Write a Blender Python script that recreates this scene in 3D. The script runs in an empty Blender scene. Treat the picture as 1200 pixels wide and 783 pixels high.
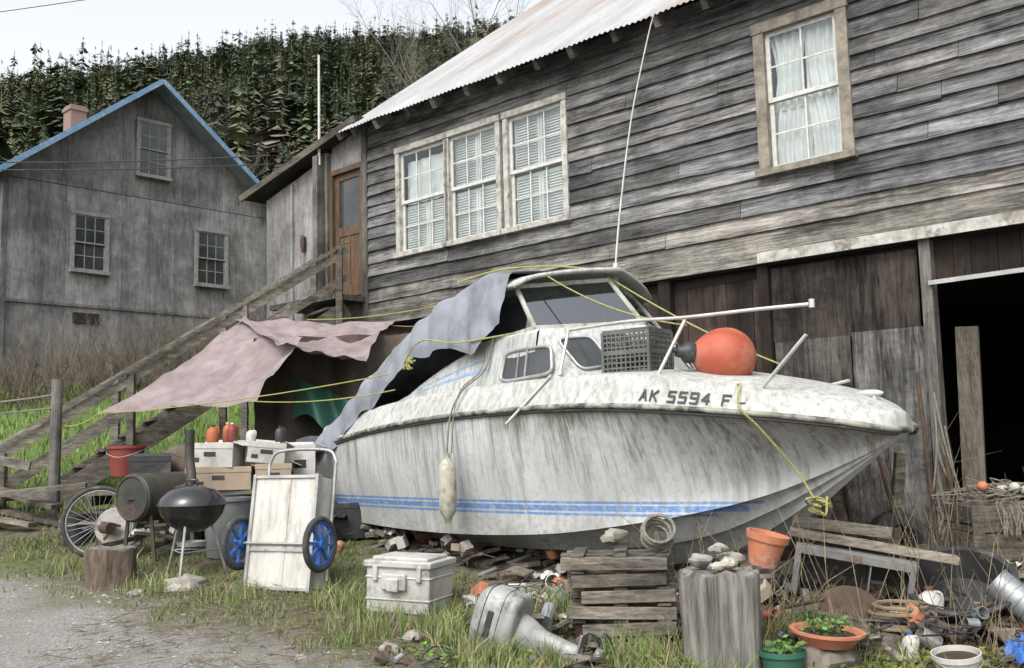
import bpy, math, random
import numpy as np
from mathutils import Vector, Matrix, noise, Euler
R=random.Random(7); NR=np.random.RandomState(5)
scene=bpy.context.scene
COL=scene.collection
# ------------------------------------------------------------------ mesh builder
class M:
    def __init__(s):
        s.v=[];s.f=[];s.mi=[];s.c=[];s.col=(1,1,1,1);s.m=0;s.T=Matrix()
    def add(s,vs,fs):
        b=len(s.v)
        for p in vs:
            q=s.T@Vector(p); s.v.append((q.x,q.y,q.z)); s.c.append(s.col)
        for f in fs:
            s.f.append([b+i for i in f]); s.mi.append(s.m)
    def box(s,c,d,rot=(0,0,0)):
        mt=Matrix.Translation(c)@Euler(rot).to_matrix().to_4x4()
        x,y,z=d[0]/2,d[1]/2,d[2]/2
        vs=[mt@Vector(p) for p in [(-x,-y,-z),(x,-y,-z),(x,y,-z),(-x,y,-z),(-x,-y,z),(x,-y,z),(x,y,z),(-x,y,z)]]
        s.add(vs,[(0,3,2,1),(4,5,6,7),(0,1,5,4),(1,2,6,5),(2,3,7,6),(3,0,4,7)])
    def bx(s,x0,x1,y0,y1,z0,z1):
        s.box(((x0+x1)/2,(y0+y1)/2,(z0+z1)/2),(x1-x0,y1-y0,z1-z0))
    def beam(s,p0,p1,w,h,tw=0):
        p0=Vector(p0);p1=Vector(p1);d=(p1-p0);L=d.length;d.normalize()
        up=Vector((0,0,1)) if abs(d.z)<.95 else Vector((0,1,0))
        a=d.cross(up).normalized();b=a.cross(d)
        if tw: 
            q=Matrix.Rotation(tw,3,d);a=q@a;b=q@b
        vs=[]
        for p in (p0,p1):
            for i,j in ((-1,-1),(1,-1),(1,1),(-1,1)): vs.append(p+a*(i*w/2)+b*(j*h/2))
        s.add(vs,[(0,1,2,3),(7,6,5,4),(0,4,5,1),(1,5,6,2),(2,6,7,3),(3,7,4,0)])
    def tube(s,pts,r,n=8,r1=None,closed=False):
        P=[Vector(p) for p in pts];N=len(P);rings=[]
        ref=None
        for i in range(N):
            if closed: d=P[(i+1)%N]-P[i-1]
            else: d=P[min(i+1,N-1)]-P[max(i-1,0)]
            if d.length<1e-9: d=Vector((0,0,1))
            d.normalize()
            if ref is None:
                ref=Vector((0,0,1)) if abs(d.z)<.9 else Vector((1,0,0))
            a=(ref-d*ref.dot(d))
            if a.length<1e-6: a=d.orthogonal()
            a.normalize();ref=a;b=d.cross(a)
            rr=r if r1 is None else r+(r1-r)*i/(N-1)
            rings.append([P[i]+a*(rr*math.cos(2*math.pi*k/n))+b*(rr*math.sin(2*math.pi*k/n)) for k in range(n)])
        vs=[p for rg in rings for p in rg];fs=[]
        for i in range(N if closed else N-1):
            j=(i+1)%N
            for k in range(n):
                l=(k+1)%n
                fs.append((i*n+k,i*n+l,j*n+l,j*n+k))
        if not closed:
            fs.append(tuple(reversed(range(n))));fs.append(tuple((N-1)*n+k for k in range(n)))
        s.add(vs,fs)
    def cyl(s,p0,p1,r0,r1=None,n=16): s.tube([p0,p1],r0,n,r0 if r1 is None else r1)
    def lathe(s,prof,mt=Matrix(),n=28):
        vs=[];fs=[]
        for r,z in prof:
            for k in range(n):
                a=2*math.pi*k/n;vs.append(mt@Vector((r*math.cos(a),r*math.sin(a),z)))
        for i in range(len(prof)-1):
            for k in range(n):
                l=(k+1)%n;fs.append((i*n+k,i*n+l,(i+1)*n+l,(i+1)*n+k))
        s.add(vs,fs)
    def ell(s,c,r,rot=(0,0,0),nu=20,nv=12,e=1.0,jit=0):
        mt=Matrix.Translation(c)@Euler(rot).to_matrix().to_4x4()
        def pw(x): return math.copysign(abs(x)**e,x)
        vs=[];fs=[]
        for j in range(nv+1):
            ph=-math.pi/2+math.pi*j/nv
            for i in range(nu):
                th=2*math.pi*i/nu
                p=Vector((r[0]*pw(math.cos(ph))*pw(math.cos(th)),r[1]*pw(math.cos(ph))*pw(math.sin(th)),r[2]*pw(math.sin(ph))))
                if jit: p*=1+jit*noise.noise(p*3.1/max(r)+Vector(c)*7)
                vs.append(mt@p)
        for j in range(nv):
            for i in range(nu):
                k=(i+1)%nu;fs.append((j*nu+i,j*nu+k,(j+1)*nu+k,(j+1)*nu+i))
        s.add(vs,fs)
    def ring(s,c,r,t,mt=None,n=32,m=8):
        mt=mt or Matrix()
        s.tube([Vector(c)+(mt@Vector((r*math.cos(2*math.pi*k/n),r*math.sin(2*math.pi*k/n),0))) for k in range(n)],t,m,closed=True)
    def grid(s,fn,nu,nv):
        vs=[fn(i/nu,j/nv) for j in range(nv+1) for i in range(nu+1)]
        fs=[(j*(nu+1)+i,j*(nu+1)+i+1,(j+1)*(nu+1)+i+1,(j+1)*(nu+1)+i) for j in range(nv) for i in range(nu)]
        s.add(vs,fs)
    def obj(s,name,mats,parent=None,smooth=None,bevel=0,solid=0):
        me=bpy.data.meshes.new(name);me.from_pydata(s.v,[],s.f)
        if not isinstance(mats,(list,tuple)): mats=[mats]
        for m in mats: me.materials.append(m)
        me.polygons.foreach_set('material_index',s.mi)
        ca=me.color_attributes.new('Col','FLOAT_COLOR','POINT')
        ca.data.foreach_set('color',[x for c in s.c for x in c])
        if smooth is not None:
            me.polygons.foreach_set('use_smooth',[True]*len(s.f))
            me.set_sharp_from_angle(angle=math.radians(smooth))
        me.update()
        o=bpy.data.objects.new(name,me);COL.objects.link(o)
        if parent: o.parent=parent
        if bevel:
            b=o.modifiers.new('bevel','BEVEL');b.width=bevel;b.segments=2;b.limit_method='ANGLE'
        if solid:
            b=o.modifiers.new('solid','SOLIDIFY');b.thickness=solid
        return o
def empty(name,loc=(0,0,0),rz=0):
    e=bpy.data.objects.new(name,None);COL.objects.link(e);e.location=loc;e.rotation_euler=(0,0,rz);return e
def npmesh(name,V,F,C,mat,parent=None):
    V=np.asarray(V,dtype=np.float32);F=np.asarray(F,dtype=np.int32)
    me=bpy.data.meshes.new(name);me.vertices.add(len(V));me.vertices.foreach_set('co',V.ravel())
    me.loops.add(F.size);me.loops.foreach_set('vertex_index',F.ravel())
    me.polygons.add(len(F));me.polygons.foreach_set('loop_start',np.arange(0,F.size,3,dtype=np.int32))
    me.update(calc_edges=True)
    if C is not None:
        ca=me.color_attributes.new('Col','FLOAT_COLOR','POINT')
        C4=np.ones((len(V),4),dtype=np.float32);C4[:,:3]=C;ca.data.foreach_set('color',C4.ravel())
    me.materials.append(mat)
    o=bpy.data.objects.new(name,me);COL.objects.link(o)
    if parent:o.parent=parent
    return o
def smp(pts,n=6):
    P=[Vector(p) for p in pts];out=[]
    for i in range(len(P)-1):
        a=P[max(i-1,0)];b=P[i];c=P[i+1];d=P[min(i+2,len(P)-1)]
        for k in range(n):
            t=k/n;out.append(.5*((2*b)+(c-a)*t+(2*a-5*b+4*c-d)*t*t+(3*b-a-3*c+d)*t**3))
    out.append(P[-1]);return out
def sag(p0,p1,d,n=14):
    p0=Vector(p0);p1=Vector(p1)
    return [p0.lerp(p1,i/n)-Vector((0,0,d*4*(i/n)*(1-i/n))) for i in range(n+1)]
def jt(c,a=.15):
    k=1+R.uniform(-a,a);return (c[0]*k,c[1]*k,c[2]*k,1)
# ------------------------------------------------------------------ materials
def nt(name):
    m=bpy.data.materials.new(name);m.use_nodes=True;n=m.node_tree;return m,n,n.nodes,n.links,n.nodes['Principled BSDF']
def mix(n,l,f,a,b,bt='MIX'):
    x=n.new('ShaderNodeMix');x.data_type='RGBA';x.blend_type=bt
    for i,v in ((0,f),(6,a),(7,b)):
        if isinstance(v,(int,float)): x.inputs[i].default_value=v
        elif isinstance(v,(tuple,list)): x.inputs[i].default_value=tuple(v[:3])+(1,)
        else: l.new(v,x.inputs[i])
    return x.outputs[2]
def math_(n,l,op,a,b=0,c=None,clamp=False):
    x=n.new('ShaderNodeMath');x.operation=op;x.use_clamp=clamp
    for i,v in enumerate((a,b,c)):
        if v is None: continue
        if isinstance(v,(int,float)): x.inputs[i].default_value=v
        else: l.new(v,x.inputs[i])
    return x.outputs[0]
def nz(n,l,co,scale=4,detail=5,stretch=(1,1,1),dist=0,rough=.6,loc=(0,0,0)):
    mp=n.new('ShaderNodeMapping');mp.inputs['Scale'].default_value=stretch;mp.inputs['Location'].default_value=loc;l.new(co,mp.inputs[0])
    t=n.new('ShaderNodeTexNoise');t.inputs['Scale'].default_value=scale;t.inputs['Detail'].default_value=detail
    t.inputs['Distortion'].default_value=dist;t.inputs['Roughness'].default_value=rough;l.new(mp.outputs[0],t.inputs[0]);return t.outputs[0]
def rng(n,l,v,a,b,c=0,d=1):
    x=n.new('ShaderNodeMapRange');x.inputs[1].default_value=a;x.inputs[2].default_value=b;x.inputs[3].default_value=c;x.inputs[4].default_value=d
    l.new(v,x.inputs[0]);return x.outputs[0]
def mat(name,c1,c2=None,rough=.7,metal=0,scale=4,stretch=(1,1,1),bump=.15,c3=None,t3=.55,s3=1.6,st3=(1,1,1),vcol=False,spec=.4,coat=0,bd=.01,w=.15,dist=0,soft=.1,m3=1.0):
    m,t,n,l,b=nt(name)
    co=n.new('ShaderNodeTexCoord').outputs['Object']
    c2=c2 or tuple(x*.75 for x in c1)
    a=nz(n,l,co,scale,5,stretch,dist)
    f=rng(n,l,a,.5-w,.5+w)
    c=mix(n,l,f,c1,c2)
    if c3:
        k=nz(n,l,co,s3,6,st3,0,.7,(3,1,7));k=rng(n,l,k,t3,t3+soft,0,m3);c=mix(n,l,k,c,c3)
    if vcol:
        at=n.new('ShaderNodeVertexColor');at.layer_name='Col';c=mix(n,l,1.0,c,at.outputs[0],'MULTIPLY')
    l.new(c,b.inputs['Base Color'])
    b.inputs['Roughness'].default_value=rough;b.inputs['Metallic'].default_value=metal
    b.inputs['Specular IOR Level'].default_value=spec
    b.inputs['Coat Weight'].default_value=coat
    if bump:
        bp=n.new('ShaderNodeBump');bp.inputs['Strength'].default_value=bump;bp.inputs['Distance'].default_value=bd
        l.new(a,bp.inputs['Height']);l.new(bp.outputs[0],b.inputs['Normal'])
    return m
def wood(name,dark,light,stretch=(1.2,8,26),moss=None,streak=(.6,1,9),lo=.40,hi=.70,bl=(.5,1.12)):
    m,t,n,l,b=nt(name)
    co=n.new('ShaderNodeTexCoord').outputs['Object']
    fine=nz(n,l,co,3,6,stretch,.4,.72)
    big=nz(n,l,co,1.1,5,streak,0,.65,(5,2,1))
    f=math_(n,l,'ADD',math_(n,l,'MULTIPLY',fine,.6),math_(n,l,'MULTIPLY',big,.5))
    f=rng(n,l,f,lo,hi)
    c=mix(n,l,f,dark,light)
    blot=nz(n,l,co,.9,6,(1,1,1.3),0,.75,(9,4,2));blot=rng(n,l,blot,.4,.6,bl[0],bl[1])
    cc=n.new('ShaderNodeCombineColor')
    for i in range(3): l.new(blot,cc.inputs[i])
    c=mix(n,l,1.0,c,cc.outputs[0],'MULTIPLY')
    if moss:
        k=rng(n,l,nz(n,l,co,2.3,6,(1,1,1),0,.7,(1,8,3)),.56,.72,0,.6);c=mix(n,l,k,c,moss)
    at=n.new('ShaderNodeVertexColor');at.layer_name='Col';c=mix(n,l,1.0,c,at.outputs[0],'MULTIPLY')
    l.new(c,b.inputs['Base Color']);b.inputs['Roughness'].default_value=.88;b.inputs['Specular IOR Level'].default_value=.25
    bp=n.new('ShaderNodeBump');bp.inputs['Strength'].default_value=.6;bp.inputs['Distance'].default_value=.014
    l.new(fine,bp.inputs['Height']);l.new(bp.outputs[0],b.inputs['Normal'])
    return m
def glassm(name,tint=(.9,.95,.95),f=.12):
    m=bpy.data.materials.new(name);m.use_nodes=True;t=m.node_tree;n=t.nodes;l=t.links;n.clear()
    o=n.new('ShaderNodeOutputMaterial');a=n.new('ShaderNodeBsdfTransparent');a.inputs[0].default_value=tint+(1,)
    g=n.new('ShaderNodeBsdfGlossy');g.inputs['Roughness'].default_value=.06;g.inputs[0].default_value=(.9,.95,1,1)
    lw=n.new('ShaderNodeLayerWeight');lw.inputs[0].default_value=.25
    r=rng(n,l,lw.outputs[0],0,1,f,.8);x=n.new('ShaderNodeMixShader');l.new(r,x.inputs[0]);l.new(a.outputs[0],x.inputs[1]);l.new(g.outputs[0],x.inputs[2]);l.new(x.outputs[0],o.inputs[0])
    return m
m_siding=wood('weathered_siding',(.028,.028,.028),(.30,.296,.29),moss=(.07,.075,.058),lo=.44,hi=.72,bl=(.45,1.18))
m_woodz=wood('weathered_wood_vertical',(.05,.045,.04),(.25,.235,.21),stretch=(26,26,1.2),streak=(6,6,.6))
m_woodx=wood('weathered_plank',(.06,.053,.045),(.33,.31,.275),stretch=(3,3,16))
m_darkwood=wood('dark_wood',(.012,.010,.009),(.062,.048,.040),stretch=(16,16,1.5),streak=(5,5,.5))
m_ply=wood('old_plywood',(.020,.017,.015),(.23,.22,.205),stretch=(9,5,.9),streak=(3.0,2,.6),lo=.44,hi=.66,bl=(.25,1.1))
m_panel=wood('grey_wall_panel',(.09,.088,.089),(.255,.252,.255),stretch=(5,5,.9),streak=(3,3,.35),bl=(.62,1.2))
m_trim=mat('painted_trim',(.44,.435,.40),(.24,.23,.2),.7,scale=9,c3=(.15,.13,.10),t3=.55,s3=7,bump=.3)
m_trimdark=mat('bare_window_trim',(.25,.225,.18),(.11,.1,.08),.85,scale=9,bump=.3)
m_greytrim=mat('grey_window_trim',(.24,.235,.225),(.15,.145,.135),.85,scale=9,bump=.3)
m_white=mat('window_sash_paint',(.54,.54,.51),(.40,.40,.36),.6,scale=12)
m_blue=mat('blue_painted_board',(.14,.25,.39),(.10,.19,.31),.6,scale=3,c3=(.25,.3,.34),t3=.54,s3=6)
m_glass=glassm('window_glass',f=.06)
m_dglass=mat('dark_window_glass',(.02,.024,.026),(.05,.055,.055),.12,scale=2,bump=0,spec=.6)
m_black=mat('dark_interior',(.012,.011,.01),(.02,.018,.016),.95)
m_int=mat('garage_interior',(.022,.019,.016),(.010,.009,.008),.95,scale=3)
m_curtain=mat('white_curtain',(.72,.71,.68),(.55,.54,.51),.9,scale=3,bump=.1)
m_rope=mat('yellow_rope',(.33,.33,.10),(.2,.2,.08),.9,scale=60,bump=.5)
m_rope2=mat('grey_rope',(.2,.185,.15),(.1,.09,.075),.95,scale=60,bump=.5)
m_black_pl=mat('black_plastic',(.02,.02,.022),(.035,.035,.037),.5,scale=6,c3=(.09,.085,.075),t3=.58,s3=5)
m_blackenamel=mat('black_enamel',(.012,.012,.013),(.02,.02,.022),.25,scale=3,coat=.4,c3=(.05,.045,.04),t3=.58,bump=0)
m_steel=mat('dull_aluminium',(.42,.42,.41),(.28,.28,.27),.45,.6,scale=8,bump=.05,c3=(.16,.14,.12),t3=.6,s3=8)
m_galv=mat('galvanized',(.34,.36,.37),(.24,.26,.27),.5,.6,scale=14,c3=(.2,.13,.08),t3=.6,s3=5)
m_rust=mat('rusty_steel',(.10,.06,.04),(.05,.038,.03),.85,.2,scale=9,bump=.4)
m_rubber=mat('rubber',(.03,.03,.03),(.05,.05,.048),.85,scale=12,c3=(.1,.095,.08),t3=.55,s3=6)
m_bluewheel=mat('blue_plastic',(.02,.11,.38),(.02,.08,.27),.5,scale=6,c3=(.1,.13,.2),t3=.54,s3=9)
m_cream=mat('cream_panel',(.48,.475,.44),(.37,.355,.32),.6,scale=2,stretch=(6,6,1),c3=(.19,.165,.135),t3=.5,s3=3,st3=(3,3,1),soft=.24)
m_terra=mat('terracotta',(.42,.16,.085),(.32,.12,.07),.85,scale=8,c3=(.38,.29,.23),t3=.54,s3=6)
m_green=mat('green_plastic',(.03,.11,.07),(.02,.08,.05),.5,scale=5)
m_red=mat('dull_red_plastic',(.2,.035,.025),(.12,.025,.02),.6,scale=5,c3=(.13,.09,.075),t3=.55)
m_orange=mat('orange_can',(.34,.10,.04),(.24,.07,.03),.6,scale=5,c3=(.2,.12,.1),t3=.54)
m_styro=mat('white_carton',(.48,.47,.44),(.34,.32,.29),.85,scale=4,c3=(.22,.19,.15),t3=.52,s3=4,soft=.2)
m_card=mat('cardboard',(.33,.27,.20),(.25,.20,.145),.9,scale=4)
m_stone=mat('stone',(.30,.29,.27),(.14,.135,.12),.9,scale=7,bump=.6,vcol=True)
m_tarpm=mat('mauve_tarp',(.215,.17,.17),(.15,.118,.118),.8,scale=5,bump=.2,c3=(.255,.225,.22),t3=.52,s3=2.5,soft=.2)
m_tarpg=mat('grey_canvas',(.215,.23,.257),(.145,.155,.178),.75,scale=4,bump=.25,c3=(.095,.10,.105),t3=.54,s3=2.2,st3=(1,1,.5),soft=.2)
m_tarpb=mat('brown_tarp',(.10,.075,.055),(.045,.035,.028),.8,scale=3,bump=.3)
m_tarpgr=mat('green_tarp',(.02,.085,.06),(.015,.055,.04),.6,scale=4)
m_bluetarp=mat('blue_tarp',(.03,.11,.36),(.02,.065,.22),.5,scale=4)
m_bark=mat('bark',(.13,.10,.075),(.05,.04,.03),.95,scale=5,stretch=(4,4,1),bump=.8,bd=.03)
m_logend=mat('log_grey',(.22,.21,.185),(.07,.066,.058),.95,scale=3,stretch=(7,7,.8),bump=.9,bd=.03)
m_soil=mat('soil',(.05,.035,.022),(.03,.02,.015),.95,scale=20)
m_leaf=mat('leaf_green',(.09,.17,.035),(.05,.1,.02),.7,scale=9,vcol=True)
m_grass=mat('grass_blades',(.9,.9,.9),(.6,.6,.56),.75,scale=1.3,bump=0,vcol=True)
m_twig=mat('twigs',(.8,.8,.8),(.6,.6,.6),.9,scale=3,bump=0,vcol=True)
m_forest=mat('conifer_foliage',(1,1,1),(.6,.62,.6),.9,scale=.05,bump=0,vcol=True,w=.2)
m_brick=mat('brick',(.22,.13,.10),(.2,.16,.14),.9,scale=8)

# ------------------------------------------------------------------ terrain
def loc_b(x,y):
    dx,dy=x-3.03,y-10
    return dx*.731-dy*.682, dx*.682+dy*.731
YS=[-3000,3,6,7.5,9,11,13,15,18,22,30,80];ZS=[0,0,.2,.38,.57,.8,1.1,1.7,2.6,3.4,4.6,10]
def g(x,y):
    if y<=80: z=float(np.interp(y,YS,ZS))
    else:
        r=max(-.8,min(.6,x/y));k=max(0,min(1,(r+.55)/.4));H=(.366+.045*k)*700
        t=(y-80)/620
        z=10+(H-10)*t if t<=1 else H-(y-700)*.3
        z+=16*noise.noise(Vector((x/110,y/110,0)))*min(1,t*3)
        z=max(z,5)
    if 3<y<60:
        z+=.04*noise.noise(Vector((x*1.1,y*1.1,3)))+.015*noise.noise(Vector((x*5,y*5,1)))
    s,q=loc_b(x,y)
    if s>-7.05 and -.25<q<9.5 and s<8: z=min(z,.78)
    return z
def axis(parts):
    o=[]
    for a,b,st in parts: o+=list(np.arange(a,b,st))
    return o+[parts[-1][1]]
ax=axis([(-1500,-300,120),(-300,-60,30),(-60,-16,3),(-16,-7,.5),(-7,5,.11),(5,14,.6),(14,60,4),(60,300,30),(300,1500,120)])
ay=axis([(-1500,-100,140),(-100,-4,8),(-4,4,.8),(4,12,.11),(12,24,.4),(24,90,4),(90,760,22),(760,1500,90)])
V=[(x,y,g(x,y)) for y in ay for x in ax];W=len(ax)
F=[(j*W+i,j*W+i+1,(j+1)*W+i+1,(j+1)*W+i) for j in range(len(ay)-1) for i in range(W-1)]
me=bpy.data.meshes.new('ground');me.from_pydata(V,[],F);me.polygons.foreach_set('use_smooth',[True]*len(F))
ground=bpy.data.objects.new('ground',me);COL.objects.link(ground)
m,t,n,l,b=nt('ground_material')
co=n.new('ShaderNodeTexCoord').outputs['Object'];sx=n.new('ShaderNodeSeparateXYZ');l.new(co,sx.inputs[0])
X,Y=sx.outputs[0],sx.outputs[1]
n1=nz(n,l,co,1.4,6);n2=nz(n,l,co,14,6);n3=nz(n,l,co,60,4,rough=.7)
road=math_(n,l,'ADD',math_(n,l,'MULTIPLY',X,.6),math_(n,l,'MULTIPLY',Y,.8));road=math_(n,l,'ADD',road,-4.38)
road=math_(n,l,'ADD',road,math_(n,l,'MULTIPLY',math_(n,l,'SUBTRACT',n1,.5),1.3))
roadf=rng(n,l,road,-.15,.65,1,0)
gravel=mix(n,l,rng(n,l,n3,.35,.65),(.11,.106,.10),(.28,.272,.255));gravel=mix(n,l,rng(n,l,n1,.4,.7,0,.5),gravel,(.14,.125,.10))
dirt=mix(n,l,rng(n,l,n2,.35,.65),(.055,.044,.032),(.145,.122,.09));dirt=mix(n,l,rng(n,l,n3,.5,.7,0,.6),dirt,(.18,.16,.12))
grass=mix(n,l,rng(n,l,n2,.35,.65),(.045,.055,.022),(.11,.12,.05))
gm=math_(n,l,'ADD',rng(n,l,X,-1.5,1.0,.04,-.38),n1)
gf=rng(n,l,gm,.46,.64)
c=mix(n,l,gf,dirt,grass)
c=mix(n,l,rng(n,l,Y,11.5,14,0,.85),c,(.085,.13,.035))
c=mix(n,l,roadf,c,gravel)
c=mix(n,l,rng(n,l,Y,40,70),c,(.05,.063,.033))
l.new(c,b.inputs['Base Color']);b.inputs['Roughness'].default_value=.95;b.inputs['Specular IOR Level'].default_value=.2
bp=n.new('ShaderNodeBump');bp.inputs['Strength'].default_value=.6;bp.inputs['Distance'].default_value=.02
l.new(math_(n,l,'ADD',n2,n3),bp.inputs['Height']);l.new(bp.outputs[0],b.inputs['Normal'])
me.materials.append(m)

def roadd(x,y): return .6*x+.8*y-4.38
def blades(name,pts,h,w,cols,lean=.5):
    n_=len(pts);a=NR.uniform(0,2*np.pi,n_);ln=NR.uniform(0,lean,n_)*h;b_=NR.uniform(0,2*np.pi,n_)
    wd=np.stack([np.cos(a),np.sin(a),np.zeros(n_)],1)*w[:,None]
    up=np.zeros((n_,3));up[:,2]=h;le=np.stack([np.cos(b_)*ln,np.sin(b_)*ln,np.zeros(n_)],1)
    V=np.stack([pts-wd,pts+wd,pts+up*.6+le*.35-wd*.7,pts+up*.6+le*.35+wd*.7,pts+up+le],1).reshape(-1,3)
    base=np.arange(n_)*5
    F=np.stack([base,base+1,base+3,base,base+3,base+2,base+2,base+3,base+4],1).reshape(-1,3)
    C=np.repeat(cols,5,axis=0)
    return npmesh(name,V,F,C,m_grass)
P=[];H=[];C=[]
def inboat(x,y):
    dx,dy=x+1.3,y-11.73;l_=dx*.643-dy*.766;w_=dx*.766+dy*.643
    return -.3<l_<5.8 and abs(w_)<1.25
tries=0
while len(P)<48000 and tries<600000:
    tries+=1
    x=R.uniform(-7.5,5.2);y=R.uniform(5.4,13)
    f=roadd(x,y)
    nn=noise.noise(Vector((x*1.3,y*1.3,5)))*.5+.5
    n5=noise.noise(Vector((x*4,y*4,9)))*.5+.5
    if f<.15+1.4*(nn-.5): 
        if R.random()>.04: continue
    d=.95 if x<-1.2 else max(.08,.95-.6*(x+1.2))
    if f<1.0: d*=.38
    if inboat(x,y): d*=.03
    s_,q_=loc_b(x,y)
    if q_>-.2 and s_>-7: continue
    if R.random()>d*max(0,min(1,(nn*1.9+n5*1.6-1.55)*2.2)): continue
    tuft=max(0,n5-.5)*2
    hh=R.uniform(.018,.048)*(1+2.2*tuft)
    if x>-.9 and R.random()<.3: hh*=1.8
    P.append((x,y,g(x,y)-.005));H.append(hh)
    u=R.random()
    if u<(.27 if x<0 else .55): c_=(.30,.265,.16)
    elif u<.65: c_=(.14,.185,.06)
    else: c_=(.19,.24,.08)
    k=R.uniform(.6,1.25);C.append((c_[0]*k,c_[1]*k,c_[2]*k))
P=np.array(P);H=np.array(H)
blades('grass',P,H,NR.uniform(.0022,.005,len(P)),np.array(C),1.0)
P=[];H=[];C=[]
for i in range(20000):
    x=R.uniform(-14,-3.5);y=R.uniform(11.5,20)
    P.append((x,y,g(x,y)-.01));H.append(R.uniform(.06,.17));k=R.uniform(.7,1.3);C.append((.17*k,.26*k,.06*k))
blades('hillside_grass',np.array(P),np.array(H),NR.uniform(.006,.014,len(P)),np.array(C),.7)
P=[];H=[];C=[]
for (cx,cy,rad,nb,hm) in [(-.45,7.15,.25,500,.24),(-.25,6.6,.2,450,.22),(.0,6.35,.3,450,.18),(.75,6.45,.25,450,.24),(-1.35,8.0,.25,300,.2),(-.1,7.5,.25,350,.26),(1.1,6.0,.2,300,.2),(-2.3,8.3,.3,250,.14),(-3.0,8.7,.3,250,.14),(-3.8,9.3,.4,300,.18),(-1.05,7.35,.35,350,.2),(.3,7.3,.25,300,.3),(2.2,6.4,.3,300,.22),(1.6,6.75,.2,300,.26),(.8,6.15,.25,350,.22),(1.95,6.9,.3,250,.3)]:
    for i in range(nb):
        a=R.uniform(0,6.28);r_=rad*math.sqrt(R.random());x=cx+r_*math.cos(a);y=cy+r_*math.sin(a)
        P.append((x,y,g(x,y)-.01));H.append(hm*R.uniform(.3,1.1));k=R.uniform(.6,1.2)
        C.append((.18*k,.26*k,.07*k) if R.random()<.6 else (.34*k,.29*k,.17*k))
blades('tall_grass',np.array(P),np.array(H),NR.uniform(.003,.006,len(P)),np.array(C),.9)
mb=M()
for i in range(4200):
    x=R.uniform(-6,3.5);y=R.uniform(5,9.5)
    f=roadd(x,y)
    if f>.45 and R.random()>.2: continue
    r_=R.choice([.006,.009,.012,.02])*R.uniform(.7,1.4);z=g(x,y)
    vs=[(x+r_*a*R.uniform(.7,1.2),y+r_*b_*R.uniform(.7,1.2),z+r_*c_*.6*R.uniform(.7,1.2)) for a,b_,c_ in [(1,0,0),(-1,0,0),(0,1,0),(0,-1,0),(0,0,1),(0,0,-1)]]
    k=R.uniform(.6,1.4);mb.col=(k,k,k,1)
    mb.add(vs,[(0,2,4),(2,1,4),(1,3,4),(3,0,4),(2,0,5),(1,2,5),(3,1,5),(0,3,5)])
mb.obj('gravel',m_stone)

def sticks(name,segs,mat_,parent=None):
    S=np.array([(*a,*b_) for a,b_,_,_,_ in segs],dtype=np.float64);r0=np.array([s_[2] for s_ in segs]);r1=np.array([s_[3] for s_ in segs]);C=np.array([s_[4] for s_ in segs])
    A=S[:,:3];B=S[:,3:];D=B-A;D/=np.linalg.norm(D,axis=1)[:,None]+1e-9
    up=np.where(np.abs(D[:,2:3])<.9,np.array([[0,0,1.]]),np.array([[1.,0,0]]))
    a=np.cross(D,up);a/=np.linalg.norm(a,axis=1)[:,None];b_=np.cross(a,D)
    V=[]
    for Pp,r in ((A,r0),(B,r1)):
        for k in range(3):
            V.append(Pp+a*(r*math.cos(k*2.094))[:,None]+b_*(r*math.sin(k*2.094))[:,None])
    V=np.stack(V,1).reshape(-1,3);base=np.arange(len(S))*6;F=[]
    for k in range(3):
        l_=(k+1)%3;F+=[base+k,base+l_,base+3+l_,base+k,base+3+l_,base+3+k]
    F=np.stack(F,1).reshape(-1,3)
    return npmesh(name,V,F,np.repeat(C,6,axis=0),mat_,parent)
segs=[]
def shrub(cx,cy,rad,hh,nb,col,rb=.012):
    for i in range(nb):
        a=R.uniform(0,6.28);r_=rad*math.sqrt(R.random());x=cx+r_*math.cos(a);y=cy+r_*math.sin(a);z=g(x,y)
        p=Vector((x,y,z));d=Vector((R.gauss(0,.22),R.gauss(0,.22),1)).normalized();H_=hh*R.uniform(.5,1.1);r0=rb;k=R.uniform(.6,1.3);cc=(col[0]*k,col[1]*k,col[2]*k)
        for j in range(4):
            q=p+d*H_/4;segs.append((p,q,r0,r0*.7,cc));r0*=.7
            for _ in range(3):
                dd=(d+Vector((R.gauss(0,.6),R.gauss(0,.6),R.gauss(0,.3)))).normalized()
                segs.append((q,q+dd*H_*R.uniform(.12,.3),r0*.7,r0*.3,cc))
            p=q;d=(d+Vector((R.gauss(0,.15),R.gauss(0,.15),0))).normalized()
for i in range(46):
    tt=R.random();shrub(-11.5+tt*6.5+R.uniform(-.5,.5),16.8+tt*4+R.uniform(-1.2,1),.7,R.uniform(.9,1.6),18,(.17,.14,.10))
sticks('bare_shrubs',segs,m_twig)
segs=[]
for (x,y,hh) in [(2.75,8.3,1.1),(3.05,8.0,.9),(2.5,8.6,1.2),(3.3,7.7,.7),(2.0,8.4,.7),(3.2,8.5,1.3)]: shrub(x,y,.25,hh,7,(.22,.18,.13),.006)
sticks('bare_bramble',segs,m_twig)

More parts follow.
